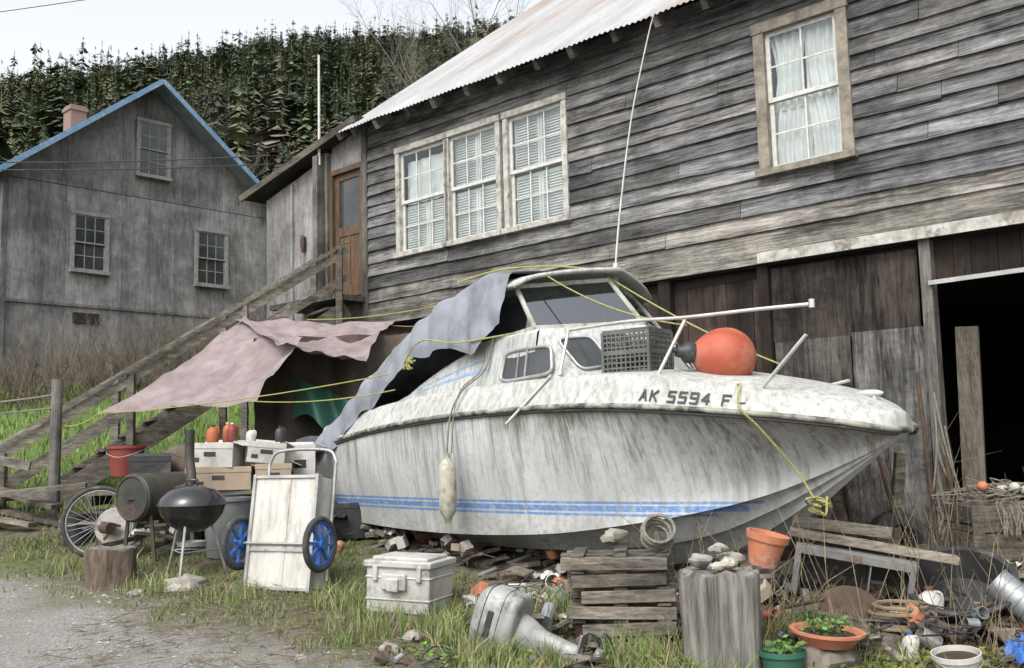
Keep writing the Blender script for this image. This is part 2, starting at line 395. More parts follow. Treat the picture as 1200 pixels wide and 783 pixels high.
# ------------------------------------------------------------------ conifers
def conifer(lv,k,rs,wd=.13):
    V=[];F=[]
    rs=np.random.RandomState(rs);lean=rs.uniform(-.02,.02);asym=rs.uniform(0,6.28)
    zs=np.sort(rs.uniform(.06,.97,lv))
    pw=rs.uniform(.6,1.1)
    for z in zs:
        t=z;L=(wd*(1-t)**pw+.008)*rs.uniform(.55,1.25)
        for j in range(k):
            a=2*math.pi*(j+rs.rand())/k;Lj=L*rs.uniform(.5,1.3)*(1+.25*math.cos(a-asym));dr=Lj*rs.uniform(.1,.55)
            wv=Lj*rs.uniform(.18,.38);ca,sa=math.cos(a),math.sin(a);zz=z+rs.uniform(-.02,.02)
            b0=len(V)
            V+= [(lean*z,0,zz+.02),(ca*Lj*.6-sa*wv,sa*Lj*.6+ca*wv,zz-dr*.5),(ca*Lj,sa*Lj,zz-dr),(ca*Lj*.6+sa*wv,sa*Lj*.6-ca*wv,zz-dr*.5)]
            F+=[(b0,b0+1,b0+2),(b0,b0+2,b0+3)]
    b0=len(V);V+=[(-.006,0,.85),(.006,0,.85),(0,0,1.0),(-.01,0,0),(.01,0,0),(0,.0,.9)];F+=[(b0,b0+1,b0+2),(b0+3,b0+4,b0+5)]
    return np.array(V),np.array(F)
near=[conifer(34,11,i,.17) for i in range(6)];far=[conifer(15,5,50+i,.13+.02*(i%4)) for i in range(12)]
VV=[];FF=[];CC=[];off=0
def put(tp,x,y,z,h,wf,col):
    global off
    v,f=tp;a=R.uniform(0,6.28);ca,sa=math.cos(a),math.sin(a)
    q=np.empty_like(v);q[:,0]=(v[:,0]*ca-v[:,1]*sa)*h*wf+x;q[:,1]=(v[:,0]*sa+v[:,1]*ca)*h*wf+y;q[:,2]=v[:,2]*h+z
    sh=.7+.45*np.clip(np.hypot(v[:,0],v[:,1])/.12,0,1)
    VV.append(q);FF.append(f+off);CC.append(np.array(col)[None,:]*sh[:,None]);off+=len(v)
cnt=0
while cnt<11500:
    y=math.sqrt(R.uniform(75**2,770**2)) if R.random()<.8 else R.uniform(75,420)
    r_=R.uniform(-.68,.2);x=r_*y
    if noise.noise(Vector((x/35,y/35,2)))<-.42 and y>170: continue
    z=g(x,y)-.5;h=R.uniform(6,15)*(1 if R.random()<.87 else 1.6)
    u=R.random();nn=noise.noise(Vector((x/60,y/60,8)));n6=noise.noise(Vector((x/18,y/18,4)))
    c_=(.055,.076,.040) if u<.42 else ((.085,.108,.050) if u<.78 else (.118,.13,.068))
    if nn>.1 and u>.3: c_=(.13,.14,.072)
    if n6>.28 and u>.45: c_=(.15,.14,.10)
    k=R.uniform(.75,1.25)
    c_=tuple(v_*k*1.1 for v_ in c_)
    put(R.choice(near if y<170 else far),x,y,z,h,R.uniform(.75,1.45),c_);cnt+=1
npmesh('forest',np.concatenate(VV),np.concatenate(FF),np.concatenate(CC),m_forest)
for i,(x,y,h) in enumerate([(-27.5,52,15.5),(-25.2,54,13),(-30.5,56,18),(-31.5,49,13),(-22.5,60,11)]):
    VV=[];FF=[];CC=[];off=0;put(conifer(60,14,200+i,.20),x,y,g(x,y)-.3,h,1.15,(.05,.068,.033))
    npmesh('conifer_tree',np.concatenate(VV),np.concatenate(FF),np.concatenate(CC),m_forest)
def bare(name,base,H_,seed,col=(.22,.2,.17),r0=.14):
    rr=random.Random(seed);sg=[]
    def br(p,d,L,r,dep):
        k=4
        for i in range(k):
            d=(d+Vector((rr.gauss(0,.1),rr.gauss(0,.1),.03))).normalized();q=p+d*L/k;sg.append((p,q,r,r*.88,col));r*=.88;p=q
            if dep<4 and (i>0 or dep>0):
                for _ in range(2 if dep<3 else 3):
                    dd=(d*.8+Vector((rr.gauss(0,.55),rr.gauss(0,.55),rr.gauss(.15,.3)))).normalized();br(p,dd,L*rr.uniform(.35,.55),r*.5,dep+1)
    br(Vector(base),Vector((0,0,1)),H_,r0,0)
    return sticks(name,sg,m_twig)
bare('bare_tree',(-5.6,62,g(-5.6,62)),17,3);bare('bare_tree.001',(-.2,66,g(0,66)),19,4);bare('bare_tree.002',(-17,55,g(-17,55)),9,6)

# ------------------------------------------------------------------ window helper
def window(fr,ca,gl,x0,x1,z0,z1,y,nx,nz_,trim=.1,hung=True,proud=.05,sash=.045):
    t=trim
    ca.bx(x0-t*.4,x0+t*.6,y-proud,y+.03,z0,z1);ca.bx(x1-t*.6,x1+t*.4,y-proud,y+.03,z0,z1)
    ca.bx(x0-t*.55,x1+t*.55,y-proud-.012,y+.03,z1-.02,z1+t*.8);ca.bx(x0-t*.6,x1+t*.6,y-proud-.05,y+.03,z0-.05,z0+.02)
    a0,a1,b0,b1=x0+t*.6,x1-t*.6,z0+.02,z1-.02
    s=sash
    halves=[(b0,(b0+b1)/2+.02,0.012),((b0+b1)/2-.02,b1,-.012)] if hung else [(b0,b1,0)]
    for (c0,c1,dy) in halves:
        yy=y+.005+dy
        fr.bx(a0,a0+s,yy,yy+.025,c0,c1);fr.bx(a1-s,a1,yy,yy+.025,c0,c1)
        fr.bx(a0+s,a1-s,yy+.001,yy+.024,c0,c0+s);fr.bx(a0+s,a1-s,yy+.001,yy+.024,c1-s,c1)
        for i in range(1,nx): xx=a0+s+(a1-a0-2*s)*i/nx;fr.bx(xx-.009,xx+.009,yy+.004,yy+.02,c0+s,c1-s)
        for i in range(1,nz_): zz=c0+s+(c1-c0-2*s)*i/nz_;fr.bx(a0+s,a1-s,yy+.006,yy+.018,zz-.009,zz+.009)
        gl.add([(a0,yy+.013,c0),(a1,yy+.013,c0),(a1,yy+.013,c1),(a0,yy+.013,c1)],[(0,1,2,3)])

# ------------------------------------------------------------------ main building
B=empty('weathered_wooden_building',(3.03,10,0),math.radians(-43.0))
S0,S1=-7.0,5.5
ops=[(-6.24,-3.17,4.36,5.82),(-.47,.42,4.38,5.83)]
mb=M();z=3.62;row=0
def tint():
    u=R.random()
    if u<.15: return .6
    if u<.27: return 1.22
    return R.uniform(.8,1.1)
while z<6.33:
    h=R.uniform(.145,.2)
    x=S0-R.uniform(0,4);kr=R.uniform(.82,1.12)
    while x<S1:
        L=R.uniform(3,6.5);a=max(x,S0);b_=min(x+L-.006,S1);x+=L
        if b_-a<.05: continue
        k=tint()*kr;w_=R.uniform(-.05,.05)
        if z<3.95: cc=(k*1.3,k*1.23,k*1.1,1) if a>-4.2 else (k*1.2,k*1.15,k*1.05,1)
        else: cc=(k*(1+w_*.4),k,k*(1-w_),1)
        iv=[(a,b_)]
        for (o0,o1,p0,p1) in ops:
            if z+h>p0+.01 and z<p1-.01:
                nw=[]
                for (c0,c1) in iv:
                    if c1<=o0 or c0>=o1: nw.append((c0,c1))
                    else:
                        if c0<o0:nw.append((c0,o0))
                        if c1>o1:nw.append((o1,c1))
                iv=nw
        mb.col=cc
        for (c0,c1) in iv:
            n_=max(1,int((c1-c0)/.3));dz_=R.uniform(-.009,.009);tl=R.uniform(-.008,.008);cup=R.uniform(0,.014)
            vs=[];fs=[]
            for i in range(n_+1):
                xx=c0+(c1-c0)*i/n_;wz=dz_+tl*(i/n_-.5)*2+R.uniform(-.005,.005);wy=R.uniform(-.004,.004)-cup*abs(i/n_-.5)
                vs+=[(xx,0,z-.03+wz),(xx,-.04+wy,z-.03+wz),(xx,-.006,z+h+.004),(xx,0,z+h+.004)]
            for i in range(n_):
                q=i*4
                fs+=[(q+1,q+5,q+6,q+2),(q,q+4,q+5,q+1),(q+2,q+6,q+7,q+3)]
            fs+=[(0,1,2,3),(n_*4+3,n_*4+2,n_*4+1,n_*4)]
            mb.add(vs,fs)
    z+=h
for (a,b_) in [(S0,-3.9),(-3.895,-.62),(-.615,2.4),(2.404,S1)]:
    k=R.uniform(1.0,1.2) if a>-5 else .9;mb.col=(k*1.12,k*1.07,k*.95,1)
    mb.box(((a+b_)/2,-.03,3.52),(b_-a,.035,.2),(0,R.uniform(-.003,.003),0))
mb.obj('siding',m_siding,B)
mb=M();mb.col=(1,1,1,1)
mb.box((2.45,-.075,3.46),(6.1,.03,.11),(0,.004,0));mb.obj('pale_board',m_trim,B)
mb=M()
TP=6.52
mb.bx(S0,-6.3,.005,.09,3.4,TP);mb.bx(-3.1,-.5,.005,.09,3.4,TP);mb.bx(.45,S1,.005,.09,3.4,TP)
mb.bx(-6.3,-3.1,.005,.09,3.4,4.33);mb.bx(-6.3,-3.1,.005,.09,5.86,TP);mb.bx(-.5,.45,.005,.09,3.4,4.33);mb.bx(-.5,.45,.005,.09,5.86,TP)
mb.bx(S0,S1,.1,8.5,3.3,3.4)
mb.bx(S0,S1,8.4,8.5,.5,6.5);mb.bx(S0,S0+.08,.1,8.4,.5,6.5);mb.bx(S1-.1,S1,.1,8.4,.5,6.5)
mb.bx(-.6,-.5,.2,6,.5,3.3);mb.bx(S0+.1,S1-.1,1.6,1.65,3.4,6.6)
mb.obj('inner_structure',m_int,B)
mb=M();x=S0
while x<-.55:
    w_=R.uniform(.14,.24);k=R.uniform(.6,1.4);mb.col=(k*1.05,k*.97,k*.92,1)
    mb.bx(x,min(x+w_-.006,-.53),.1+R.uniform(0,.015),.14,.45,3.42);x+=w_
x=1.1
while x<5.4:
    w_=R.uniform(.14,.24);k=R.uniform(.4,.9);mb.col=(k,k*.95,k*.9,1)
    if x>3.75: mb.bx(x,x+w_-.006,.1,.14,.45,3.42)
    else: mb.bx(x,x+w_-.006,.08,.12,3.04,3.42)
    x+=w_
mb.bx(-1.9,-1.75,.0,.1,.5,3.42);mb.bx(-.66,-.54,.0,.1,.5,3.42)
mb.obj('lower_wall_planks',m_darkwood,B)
mb=M()
mb.col=(.26,.225,.20,1);mb.box((.22,.05,2.98),(1.5,.02,.76),(0,.01,0));mb.col=(.5,.48,.46,1);mb.box((-.12,.045,1.68),(.8,.02,1.85));mb.col=(.8,.82,.83,1);mb.box((.64,.04,1.69),(.70,.02,1.87),(0,.01,0))
mb.obj('plywood_sheets',m_ply,B,bevel=.003)
mb=M();mb.col=(.8,.8,.8,1);mb.bx(1.02,1.12,-.03,.09,.5,3.42);mb.bx(3.62,3.74,-.03,.09,.5,3.42);mb.col=(.8,.76,.7,1);mb.box((1.28,.25,1.75),(.2,.03,1.7),(.1,.06,0))
mb.col=(.7,.7,.7,1);mb.bx(S0-.06,S0+.06,-.05,.06,.6,6.42)
mb.obj('door_posts',m_woodz,B)
mb=M();mb.beam((1.1,-.05,3.0),(3.7,-.05,3.03),.03,.04);mb.obj('door_track',m_steel,B)
fr=M();ca=M();gl=M()
for x0,x1 in [(-6.26,-5.24),(-5.24,-4.26),(-4.14,-3.14)]: window(fr,ca,gl,x0,x1,4.36,5.84,0,3,2,trim=.08,hung=True,proud=.055)
ca.obj('window_casing',m_trim,B,bevel=.004)
ca=M();window(fr,ca,gl,-.49,.44,4.36,5.85,0,2,2,trim=.12,hung=True,proud=.06);ca.obj('window_casing_bare',m_trimdark,B,bevel=.004)
fr.obj('window_sashes',m_white,B);gl.obj('window_panes',m_glass,B)
mb=M()
for (x0,x1) in [(-6.2,-5.28),(-5.2,-4.3),(-4.08,-3.2)]:
    for (z0,z1) in [(4.4,5.05),(5.1,5.8)]:
        if x0<-6 and z0>5: 
            continue
        for hx in (0,1):
            xa=x0+(x1-x0)*hx/2+.004;xb=xa+(x1-x0)/2-.008
            mb.bx(xa,xa+.035,.07,.095,z0,z1);mb.bx(xb-.035,xb,.07,.095,z0,z1);mb.bx(xa+.035,xb-.035,.071,.094,z1-.035,z1);mb.bx(xa+.035,xb-.035,.071,.094,z0,z0+.035)
            zz=z0+.04
            while zz<z1-.03: mb.box(((xa+xb)/2,.083,zz),(xb-xa-.07,.046,.005),(.95,0,0));zz+=.036
mb.obj('shutters',m_curtain,B)
mb=M()
def cur(x0,x1,z0,z1,seed,amp=.02,gath=0):
    def fn(u,v):
        x=x0+(x1-x0)*u;z_=z0+(z1-z0)*v
        y=.10+amp*math.sin(u*26+seed+2*math.sin(v*3+seed))+.012*noise.noise(Vector((x*6,z_*6,seed)))
        return (x+gath*math.sin(v*3.1)*(u-.5)*-1,y,z_)
    mb.grid(fn,50,18)
cur(-.42,.0,4.4,5.05,1);cur(-.02,.38,4.38,5.08,4);cur(-.42,-.02,5.0,5.8,2,.02,.1);cur(-.04,.38,5.05,5.83,6)
cur(-6.2,-5.28,5.08,5.7,9,.012)
mb.obj('curtains',m_curtain,B,smooth=60)
mb=M();y0,y1,zE,sl=-.42,5.6,6.27,.745
xs=np.arange(-7.12,6.2,.017);k=.0107
vs=[];fs=[];NYY=12
for j in range(NYY+1):
    yy=y0+(y1-y0)*j/NYY
    for x in xs: vs.append((x,yy+(.02*noise.noise(Vector((x*2,0,0))) if j==0 else 0),zE+(yy-y0)*sl+k*math.sin(x*2*math.pi/.076)+.012*noise.noise(Vector((x*1.5,yy,0)))+.002*(int(x/.65)%2)))
W=len(xs)
for j in range(NYY):
    for i in range(W-1): fs.append((j*W+i,j*W+i+1,(j+1)*W+i+1,(j+1)*W+i))
mb.add(vs,fs)
zr=zE+(y1-y0)*sl
mb.add([(-7.12,y1,zr),(6.2,y1,zr),(6.2,y1+5,zr-3.9),(-7.12,y1+5,zr-3.9)],[(0,1,2,3)])
m,t,n,l,b=nt('corrugated_roof')
co=n.new('ShaderNodeTexCoord').outputs['Object']
a=nz(n,l,co,1.3,5,(1,.25,.25));f2=nz(n,l,co,.7,5,(1.2,.3,.3),loc=(2,7,1));f3=nz(n,l,co,9,4,(2,.5,.5))
c=mix(n,l,rng(n,l,a,.35,.65),(.38,.385,.385),(.27,.272,.275));c=mix(n,l,rng(n,l,f2,.50,.66,0,.75),c,(.23,.15,.11));c=mix(n,l,rng(n,l,f3,.55,.7,0,.4),c,(.2,.17,.14))
l.new(c,b.inputs['Base Color']);b.inputs['Roughness'].default_value=.6;b.inputs['Metallic'].default_value=.2
mb.obj('roof',m,B,smooth=60)
mb=M()
x=-6.95
while x<6:
    k=R.uniform(.7,1.3);mb.col=(k,k,k,1);ye=y0+.08+R.uniform(-.03,.05)
    mb.beam((x,ye,zE-.10+(ye-y0)*sl),(x,.6,zE-.10+(.6-y0)*sl),.075,.14);x+=.6
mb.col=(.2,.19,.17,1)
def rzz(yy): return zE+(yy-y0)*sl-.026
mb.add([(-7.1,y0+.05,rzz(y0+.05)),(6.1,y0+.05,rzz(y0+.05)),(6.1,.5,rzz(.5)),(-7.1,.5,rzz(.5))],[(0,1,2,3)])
mb.col=(.7,.68,.62,1);mb.beam((-7.13,y0,zE-.07),(-7.13,y1,zE-.07+(y1-y0)*sl),.03,.12)
mb.obj('rafters',m_woodx,B)
mb=M();mb.add([(-7.0,.02,6.4),(-7.0,8.4,6.4),(-7.0,y1,zr-.12),(-7,.02,6.5)],[(0,1,2,3)]);mb.obj('gable_wall',m_woodz,B)
mb=M()
def rz(s): return 5.78+(s+9.63)*.235
for (a,b_,z0) in [(-9.63,-8.95,1.2),(-8.945,-8.2,1.2),(-8.195,-7.86,1.2)]:
    k=R.uniform(.8,1.1);mb.col=(k*1.0,k*.98,k*.95,1)
    mb.add([(a,.02,z0),(b_,.02,z0),(b_,.02,rz(b_)),(a,.02,rz(a)),(a,.06,z0),(b_,.06,z0),(b_,.06,rz(b_)),(a,.06,rz(a))],[(0,1,2,3),(7,6,5,4),(0,4,5,1),(1,5,6,2),(2,6,7,3),(3,7,4,0)])
mb.bx(-7.86,-7.0,.02,.06,1.2,3.9);mb.bx(-7.86,-7.0,.02,.06,5.9,6.4);mb.bx(-9.63,-9.58,.06,5,1.2,5.75)
mb.bx(-8.9,-8.85,-.02,.02,2.5,5.9)
mb.obj('annex_wall',m_panel,B)
mb=M();mb.beam((-10.0,2.15,5.86),(-6.95,2.15,6.5),4.7,.07);mb.obj('annex_roof',m_darkwood,B)
mb=M();mb.col=(.45,.43,.4,1);mb.beam((-10.05,-.22,5.85),(-7.0,-.22,6.49),.03,.11);mb.obj('annex_fascia',m_woodx,B)
mb=M();mb.bx(-7.86,-7.8,-.03,.08,3.9,5.9);mb.bx(-7.12,-7.06,-.03,.08,3.9,5.9);mb.bx(-7.8,-7.12,-.03,.08,5.82,5.9)
mb.bx(-7.8,-7.7,.03,.07,3.92,5.82);mb.bx(-7.22,-7.12,.03,.07,3.92,5.82);mb.bx(-7.7,-7.22,.03,.07,5.72,5.82);mb.bx(-7.7,-7.22,.03,.07,4.85,5.0);mb.bx(-7.7,-7.22,.03,.07,3.92,4.1);mb.bx(-7.7,-7.22,.045,.065,4.1,4.85);mb.bx(-7.48,-7.44,.03,.07,4.1,4.85)
mb.obj('door',mat('door_wood',(.12,.068,.036),(.055,.036,.024),.6,scale=4,stretch=(4,4,1)),B,bevel=.004)
mb=M();mb.bx(-7.7,-7.22,.05,.055,5.0,5.72);mb.obj('door_glass',m_dglass,B)
mb=M();mb.col=(.8,.8,.8,1);mb.bx(-8.06,-7.94,-.2,-.08,1.5,6.15);mb.bx(-8.0,-7.88,-.06,.02,1.5,6.2);mb.bx(-8.6,-7.0,-.6,-.0,3.78,3.86);mb.obj('porch_post',m_woodz,B)
mb=M();mb.cyl((-7.95,-.15,6.0),(-7.95,-.15,7.75),.022,.018,8);mb.obj('mast',m_white,B)
mb=M();mb.beam((-8.55,-.02,4.75),(-8.55,-.02,5.0),.05,.05);mb.ell((-8.55,-.04,4.9),(.05,.03,.13));mb.obj('wall_lantern',m_rust,B)

# ------------------------------------------------------------------ left house
Hs=empty('grey_gabled_house',(-8.08,22,0),math.radians(47))
tr,zrg,sl2=.22,9.88,.775
def rl(t): return zrg-abs(t-tr)*sl2-.05
mb=M()
bounds=[-2.85,-1.63,-.41,.22,.81,2.03,3.22]
for zi,(z0,z1) in enumerate([(2.0,4.78),(4.8,7.28),(7.3,20)]):
    for i in range(len(bounds)-1):
        a,b_=bounds[i]+.004,bounds[i+1]-.004;k=R.uniform(.82,1.15);mb.col=(k,k*.99,k*.98,1)
        za,zb=min(z1,rl(a)),min(z1,rl(b_))
        if za<=z0 and zb<=z0: continue
        za=max(za,z0);zb=max(zb,z0);yy=-.02*(zi==1)
        mb.add([(a,yy,z0),(b_,yy,z0),(b_,yy,zb),(a,yy,za),(a,yy+.02,z0),(b_,yy+.02,z0),(b_,yy+.02,zb),(a,yy+.02,za)],[(0,1,2,3),(0,4,5,1),(2,6,7,3),(3,7,4,0),(1,5,6,2)])
mb.obj('gable_panels',m_panel,Hs)
mb=M();mb.col=(.7,.7,.7,1)
zl=rl(-2.85);zR=rl(3.22)
mb.add([(-2.85,.03,2),(3.22,.03,2),(3.22,.03,zR),(tr,.03,zrg-.05),(-2.85,.03,zl),(-2.85,8,2),(3.22,8,2),(3.22,8,zR),(tr,8,zrg-.05),(-2.85,8,zl)],[(0,1,2,3,4),(9,8,7,6,5),(0,4,9,5),(1,6,7,2)])
mb.bx(-2.9,-2.8,-.03,.03,2,zl);mb.bx(3.17,3.27,-.03,.03,2,zR);mb.bx(-2.8,3.17,-.035,-.021,4.76,4.82)
mb.obj('walls',m_panel,Hs)
mb=M()
for sg,ed in ((-1,-3.15),(1,3.5)):
    mb.beam((tr,3.8,zrg+.0),(ed,3.8,zrg-abs(ed-tr)*sl2+.0),8.6,.06)
mb.obj('roof',mat('house_roofing',(.2,.22,.25),(.13,.15,.17),.6,scale=5),Hs)
mb=M()
for ed in (-3.18,3.53):
    mb.beam((tr,-.54,zrg-.02),(ed,-.54,zrg-abs(ed-tr)*sl2-.02),.035,.11)
mb.obj('blue_fascia',m_blue,Hs)
fr=M();ca=M();gl=M()
for (a,b_,c0,c1,nx_) in [(-1.52,-.76,5.52,6.72,3),(1.31,2.1,5.5,6.75,3),(-.12,.63,7.8,9.02,3)]:
    window(fr,ca,gl,a,b_,c0,c1,-.08,nx_,2,trim=.07,proud=.02,sash=.03)
fr.obj('window_sashes',m_greytrim,Hs);ca.obj('window_casing',m_greytrim,Hs);gl.obj('window_panes',m_dglass,Hs)
mb=M();mb.bx(-1.45,-.9,-.05,-.021,4.42,4.64);mb.obj('vent',m_black,Hs)
mb=M();mb.bx(-.62,-.25,2.2,2.6,8.3,9.85);mb.bx(-.65,-.22,2.17,2.63,9.72,9.8);mb.obj('chimney',m_brick,Hs)

# ------------------------------------------------------------------ stairs
st=empty('wooden_staircase')
b0=Vector((-6.1,12.25,.85));b1=Vector((-2.35,14.5,3.75));side=Vector((-.513,.858,0))
mb=M();ns=15
for i in range(ns):
    p=b0.lerp(b1,(i+.5)/ns);mb.col=jt((.6,.57,.54),.25)
    mb.beam(p+side*.03,p+side*.92,.27,.035)
for off_ in (0,.95):
    mb.col=jt((.6,.57,.53));mb.beam(b0+side*off_-Vector((0,0,.1)),b1+side*off_-Vector((0,0,.1)),.045,.24)
mb.obj('treads',m_woodx,st)
mb=M()
up=Vector((0,0,1))
for off_ in (-.05,1.0):
    mb.col=jt((1.1,1.08,1.0));mb.beam(b0+side*off_+up*.95-(b1-b0)*.06,b1+side*off_+up*.86,.09,.04)
    mb.col=jt((.95,.93,.85));mb.beam(b0+side*off_+up*.83-(b1-b0)*.06,b1+side*off_+up*.74,.035,.10)
    mb.col=jt((.9,.88,.8));mb.beam(b0+side*off_+up*.42,b1+side*off_+up*.36,.035,.1)
    for k_ in (0.0,.33,.66,.97):
        p=b0.lerp(b1,k_)+side*off_;mb.col=jt((.75,.72,.68));mb.beam((p.x,p.y,g(p.x,p.y)-.2),p+up*.86,.09,.09)
mb.obj('handrails',m_woodx,st)
mb=M();mb.beam((-7.1,11.9,g(-7.1,11.9)-.1),(-7.1,11.9,1.95),.1,.1);mb.beam((-7.4,11.8,1.5),(-5.25,11.8,1.15),.05,.12);mb.beam((-7.3,11.9,1.9),(-5.6,11.9,1.55),.04,.1)
for i in range(9): mb.col=jt((.8,.76,.7),.3);mb.box((-6.0+R.uniform(-.7,.7),11.5+R.uniform(-.4,.3),.95+i*.04),(1.4,.14,.05),(R.uniform(-.1,.1),R.uniform(-.2,.2),R.uniform(-.8,.8)))
mb.obj('lumber_pile',m_woodx)
mb=M();mb.tube([(-5.25,11.75,.7),(-5.25,11.75,1.6),(-5.24,11.75,2.53)],.072,9,.062);mb.obj('wooden_post',m_woodz,smooth=50)
mb=M();mb.tube(sag((-5.25,11.7,2.35),(-9.5,12.6,2.6),.18),.012,6);mb.tube(sag((-5.25,11.7,2.2),(-9.5,12.6,2.3),.1),.01,6);mb.obj('rope_line',m_rope2)

# ------------------------------------------------------------------ tarp awning
aw=empty('tarp_awning')
def quad(mb,A,B_,C_,D,sagd,seed,amp=.04,nu=44,nv=30):
    A,B_,C_,D=map(Vector,(A,B_,C_,D))
    def fn(u,v):
        eu=.05*math.sin(math.pi*v)*(1 if u>.5 else -1)*abs(2*u-1)
        p=(A.lerp(B_,u-eu)).lerp(D.lerp(C_,u-eu),v+.04*math.sin(math.pi*u)*(1-2*v))
        s_=-sagd*16*u*(1-u)*v*(1-v)
        e_=-.6*sagd*4*(u*(1-u)+v*(1-v))*.5
        s_+=e_+amp*noise.noise(Vector((u*4,v*4,seed)))+amp*.6*math.sin((u*1.3+v)*14+seed+3*noise.noise(Vector((u*2,v*2,seed))))*.5
        s_+=amp*.4*noise.noise(Vector((u*14,v*14,seed)))
        return p+Vector((0,0,s_))
    mb.grid(fn,nu,nv)
mb=M();quad(mb,(-4.75,11.7,2.12),(-3.42,13.0,3.38),(-2.35,11.45,2.90),(-2.75,10.8,2.15),.12,1,.05)
mb.obj('tarp_sheet',m_tarpm,aw,smooth=80)
mb=M();quad(mb,(-3.55,12.9,3.34),(-1.45,12.6,3.22),(-1.62,11.3,2.62),(-2.6,11.3,2.82),.08,4,.055)
mb.obj('tarp_sheet_upper',m_tarpm,aw,smooth=80)
def fn(u,v):
    x=-3.1+1.9*u;return (x,12.2+.12*math.sin(u*17)+.15*noise.noise(Vector((u*3,v*3,2))),.9+2.1*v)
mb=M();mb.grid(fn,60,20);mb.obj('brown_tarp_curtain',m_tarpb,aw,smooth=80)
def fn(u,v):
    return (-2.55+1.0*u,11.75+.08*math.sin(u*13+v*3)+.3*v*(1-u),2.0+.5*v*(1-.4*u)-.25*u+.1*math.sin(u*9)*(1-v))
mb=M();mb.grid(fn,40,16);mb.obj('green_tarp_piece',m_tarpgr,aw,smooth=80)
mb=M()
for a,b_,r in [((-4.75,11.7,2.12),(-5.2,11.8,2.0),.007),((-2.75,10.8,2.17),(-1.15,9.95,2.2),.006),((-1.5,12.6,3.16),(-.6,13.2,3.3),.006),((-4.75,11.7,2.12),(-1.2,9.9,2.35),.006),((-2.6,12.9,3.3),(-.5,9.6,3.0),.006)]:
    mb.tube(sag(a,b_,.05),r,6)
mb.obj('ropes',m_rope,aw)

# ------------------------------------------------------------------ boat
BT=empty('cabin_motorboat',(-1.3,11.73,0),math.radians(-50))
def cs(xs,ys,x):
    n_=len(xs)
    if x<=xs[0]:return ys[0]
    if x>=xs[-1]:return ys[-1]
    i=max(j for j in range(n_) if xs[j]<=x)
    i=min(i,n_-2);h=xs[i+1]-xs[i];t=(x-xs[i])/h
    def sl(j):
        if j==0:return (ys[1]-ys[0])/(xs[1]-xs[0])
        if j==n_-1:return (ys[-1]-ys[-2])/(xs[-1]-xs[-2])
        return (ys[j+1]-ys[j-1])/(xs[j+1]-xs[j-1])
    a,b_=sl(i)*h,sl(i+1)*h
    return (2*t**3-3*t*t+1)*ys[i]+(t**3-2*t*t+t)*a+(-2*t**3+3*t*t)*ys[i+1]+(t**3-t*t)*b_
LB=6.17
LX=[0,1,2,3,4,4.8,5.35,5.8,6.02,6.13,LB]
def shw(x): return max(0,cs(LX,[1.08,1.17,1.21,1.2,1.13,.99,.80,.54,.34,.18,.0],x))
def shz(x): return cs([0,1,2,3,4.2,5.2,5.9,LB],[1.66,1.79,1.87,1.91,1.91,1.83,1.73,1.66],x)
def kz(x): return cs([0,2,3.5,4.4,4.85,5.2,5.6,5.95,LB],[.70,.57,.50,.53,.66,.92,1.23,1.49,1.64],x)
def chw(x): return max(0,min(cs([0,2,3.5,4.4,5.0,5.4,5.9,LB],[.95,1.0,.93,.74,.48,.26,.08,0],x),shw(x)))
def chz(x): return max(kz(x),cs([0,2,3.5,4.4,5.0,5.4,5.9,LB],[.95,.88,.92,1.03,1.15,1.28,1.50,1.645],x))
def section(x):
    ws,zs,k,wc,zc=shw(x),shz(x),kz(x),chw(x),chz(x);pts=[(0,k)]
    fw=max(0,min(1,(x-2.8)/2.4));q=min(1,wc/.3)
    for t in (.15,.33):pts.append((wc*t,k+(zc-k)*t*(1-.12*(1-t))))
    pts+= [(wc*.345+.035*q,k+(zc-k)*.33-.02*q)]
    for t in (.5,.66):pts.append((wc*t,k+(zc-k)*t*(1-.12*(1-t))))
    pts+=[(wc*.675+.04*q,k+(zc-k)*.66-.022*q)]
    pts.append((wc*.85,k+(zc-k)*.84));pts.append((wc,zc));pts.append((wc+.06*q,zc-.012*q))
    w0=wc+.04*q
    for i in range(1,11):
        t=i/10;tt=t**(1+.95*fw);bul=.035*math.sin(math.pi*t)*(1-fw)
        pts.append((w0+(ws-w0)*tt+bul,zc+.016+(zs-zc-.016)*t))
    return pts
def bh(x): return .21*(1-.62*max(0,min(1,(x-4.7)/1.4)))
def band(x,t):
    ws=shw(x);k=min(1,ws/.3);return (ws-.10*k*t,shz(x)+bh(x)*t)
xs=[i*.12 for i in range(47)]+[5.62+.04*i for i in range(13)]+[6.13,6.155,LB]
mb=M();N=None
for sg in (-1,1):
    vs=[];fs=[]
    for x in xs:
        sc=section(x);N=len(sc)
        for w_,z_ in sc: vs.append((x,sg*w_,z_))
    for i in range(len(xs)-1):
        for j in range(N-1):
            f=(i*N+j,(i+1)*N+j,(i+1)*N+j+1,i*N+j+1)
            fs.append(f if sg<0 else f[::-1])
    mb.add(vs,fs)
sc=section(0);mb.add([(0,-w_,z_) for w_,z_ in sc]+[(0,w_,z_) for w_,z_ in reversed(sc)],[tuple(range(2*N))])
m,t,n,l,b=nt('boat_gelcoat_hull')
co=n.new('ShaderNodeTexCoord').outputs['Object'];sx=n.new('ShaderNodeSeparateXYZ');l.new(co,sx.inputs[0]);Z=sx.outputs[2];XX=sx.outputs[0]
a=nz(n,l,co,1.6,6);stv=nz(n,l,co,3.2,6,(3.5,1,.25),rough=.7);fine=nz(n,l,co,22,5);st2=nz(n,l,co,9,5,(3,1,.10),loc=(3,3,3));st3=nz(n,l,co,26,4,(3,1,.07),loc=(7,3,3))
c=mix(n,l,rng(n,l,a,.35,.65),(.46,.475,.475),(.37,.38,.38))
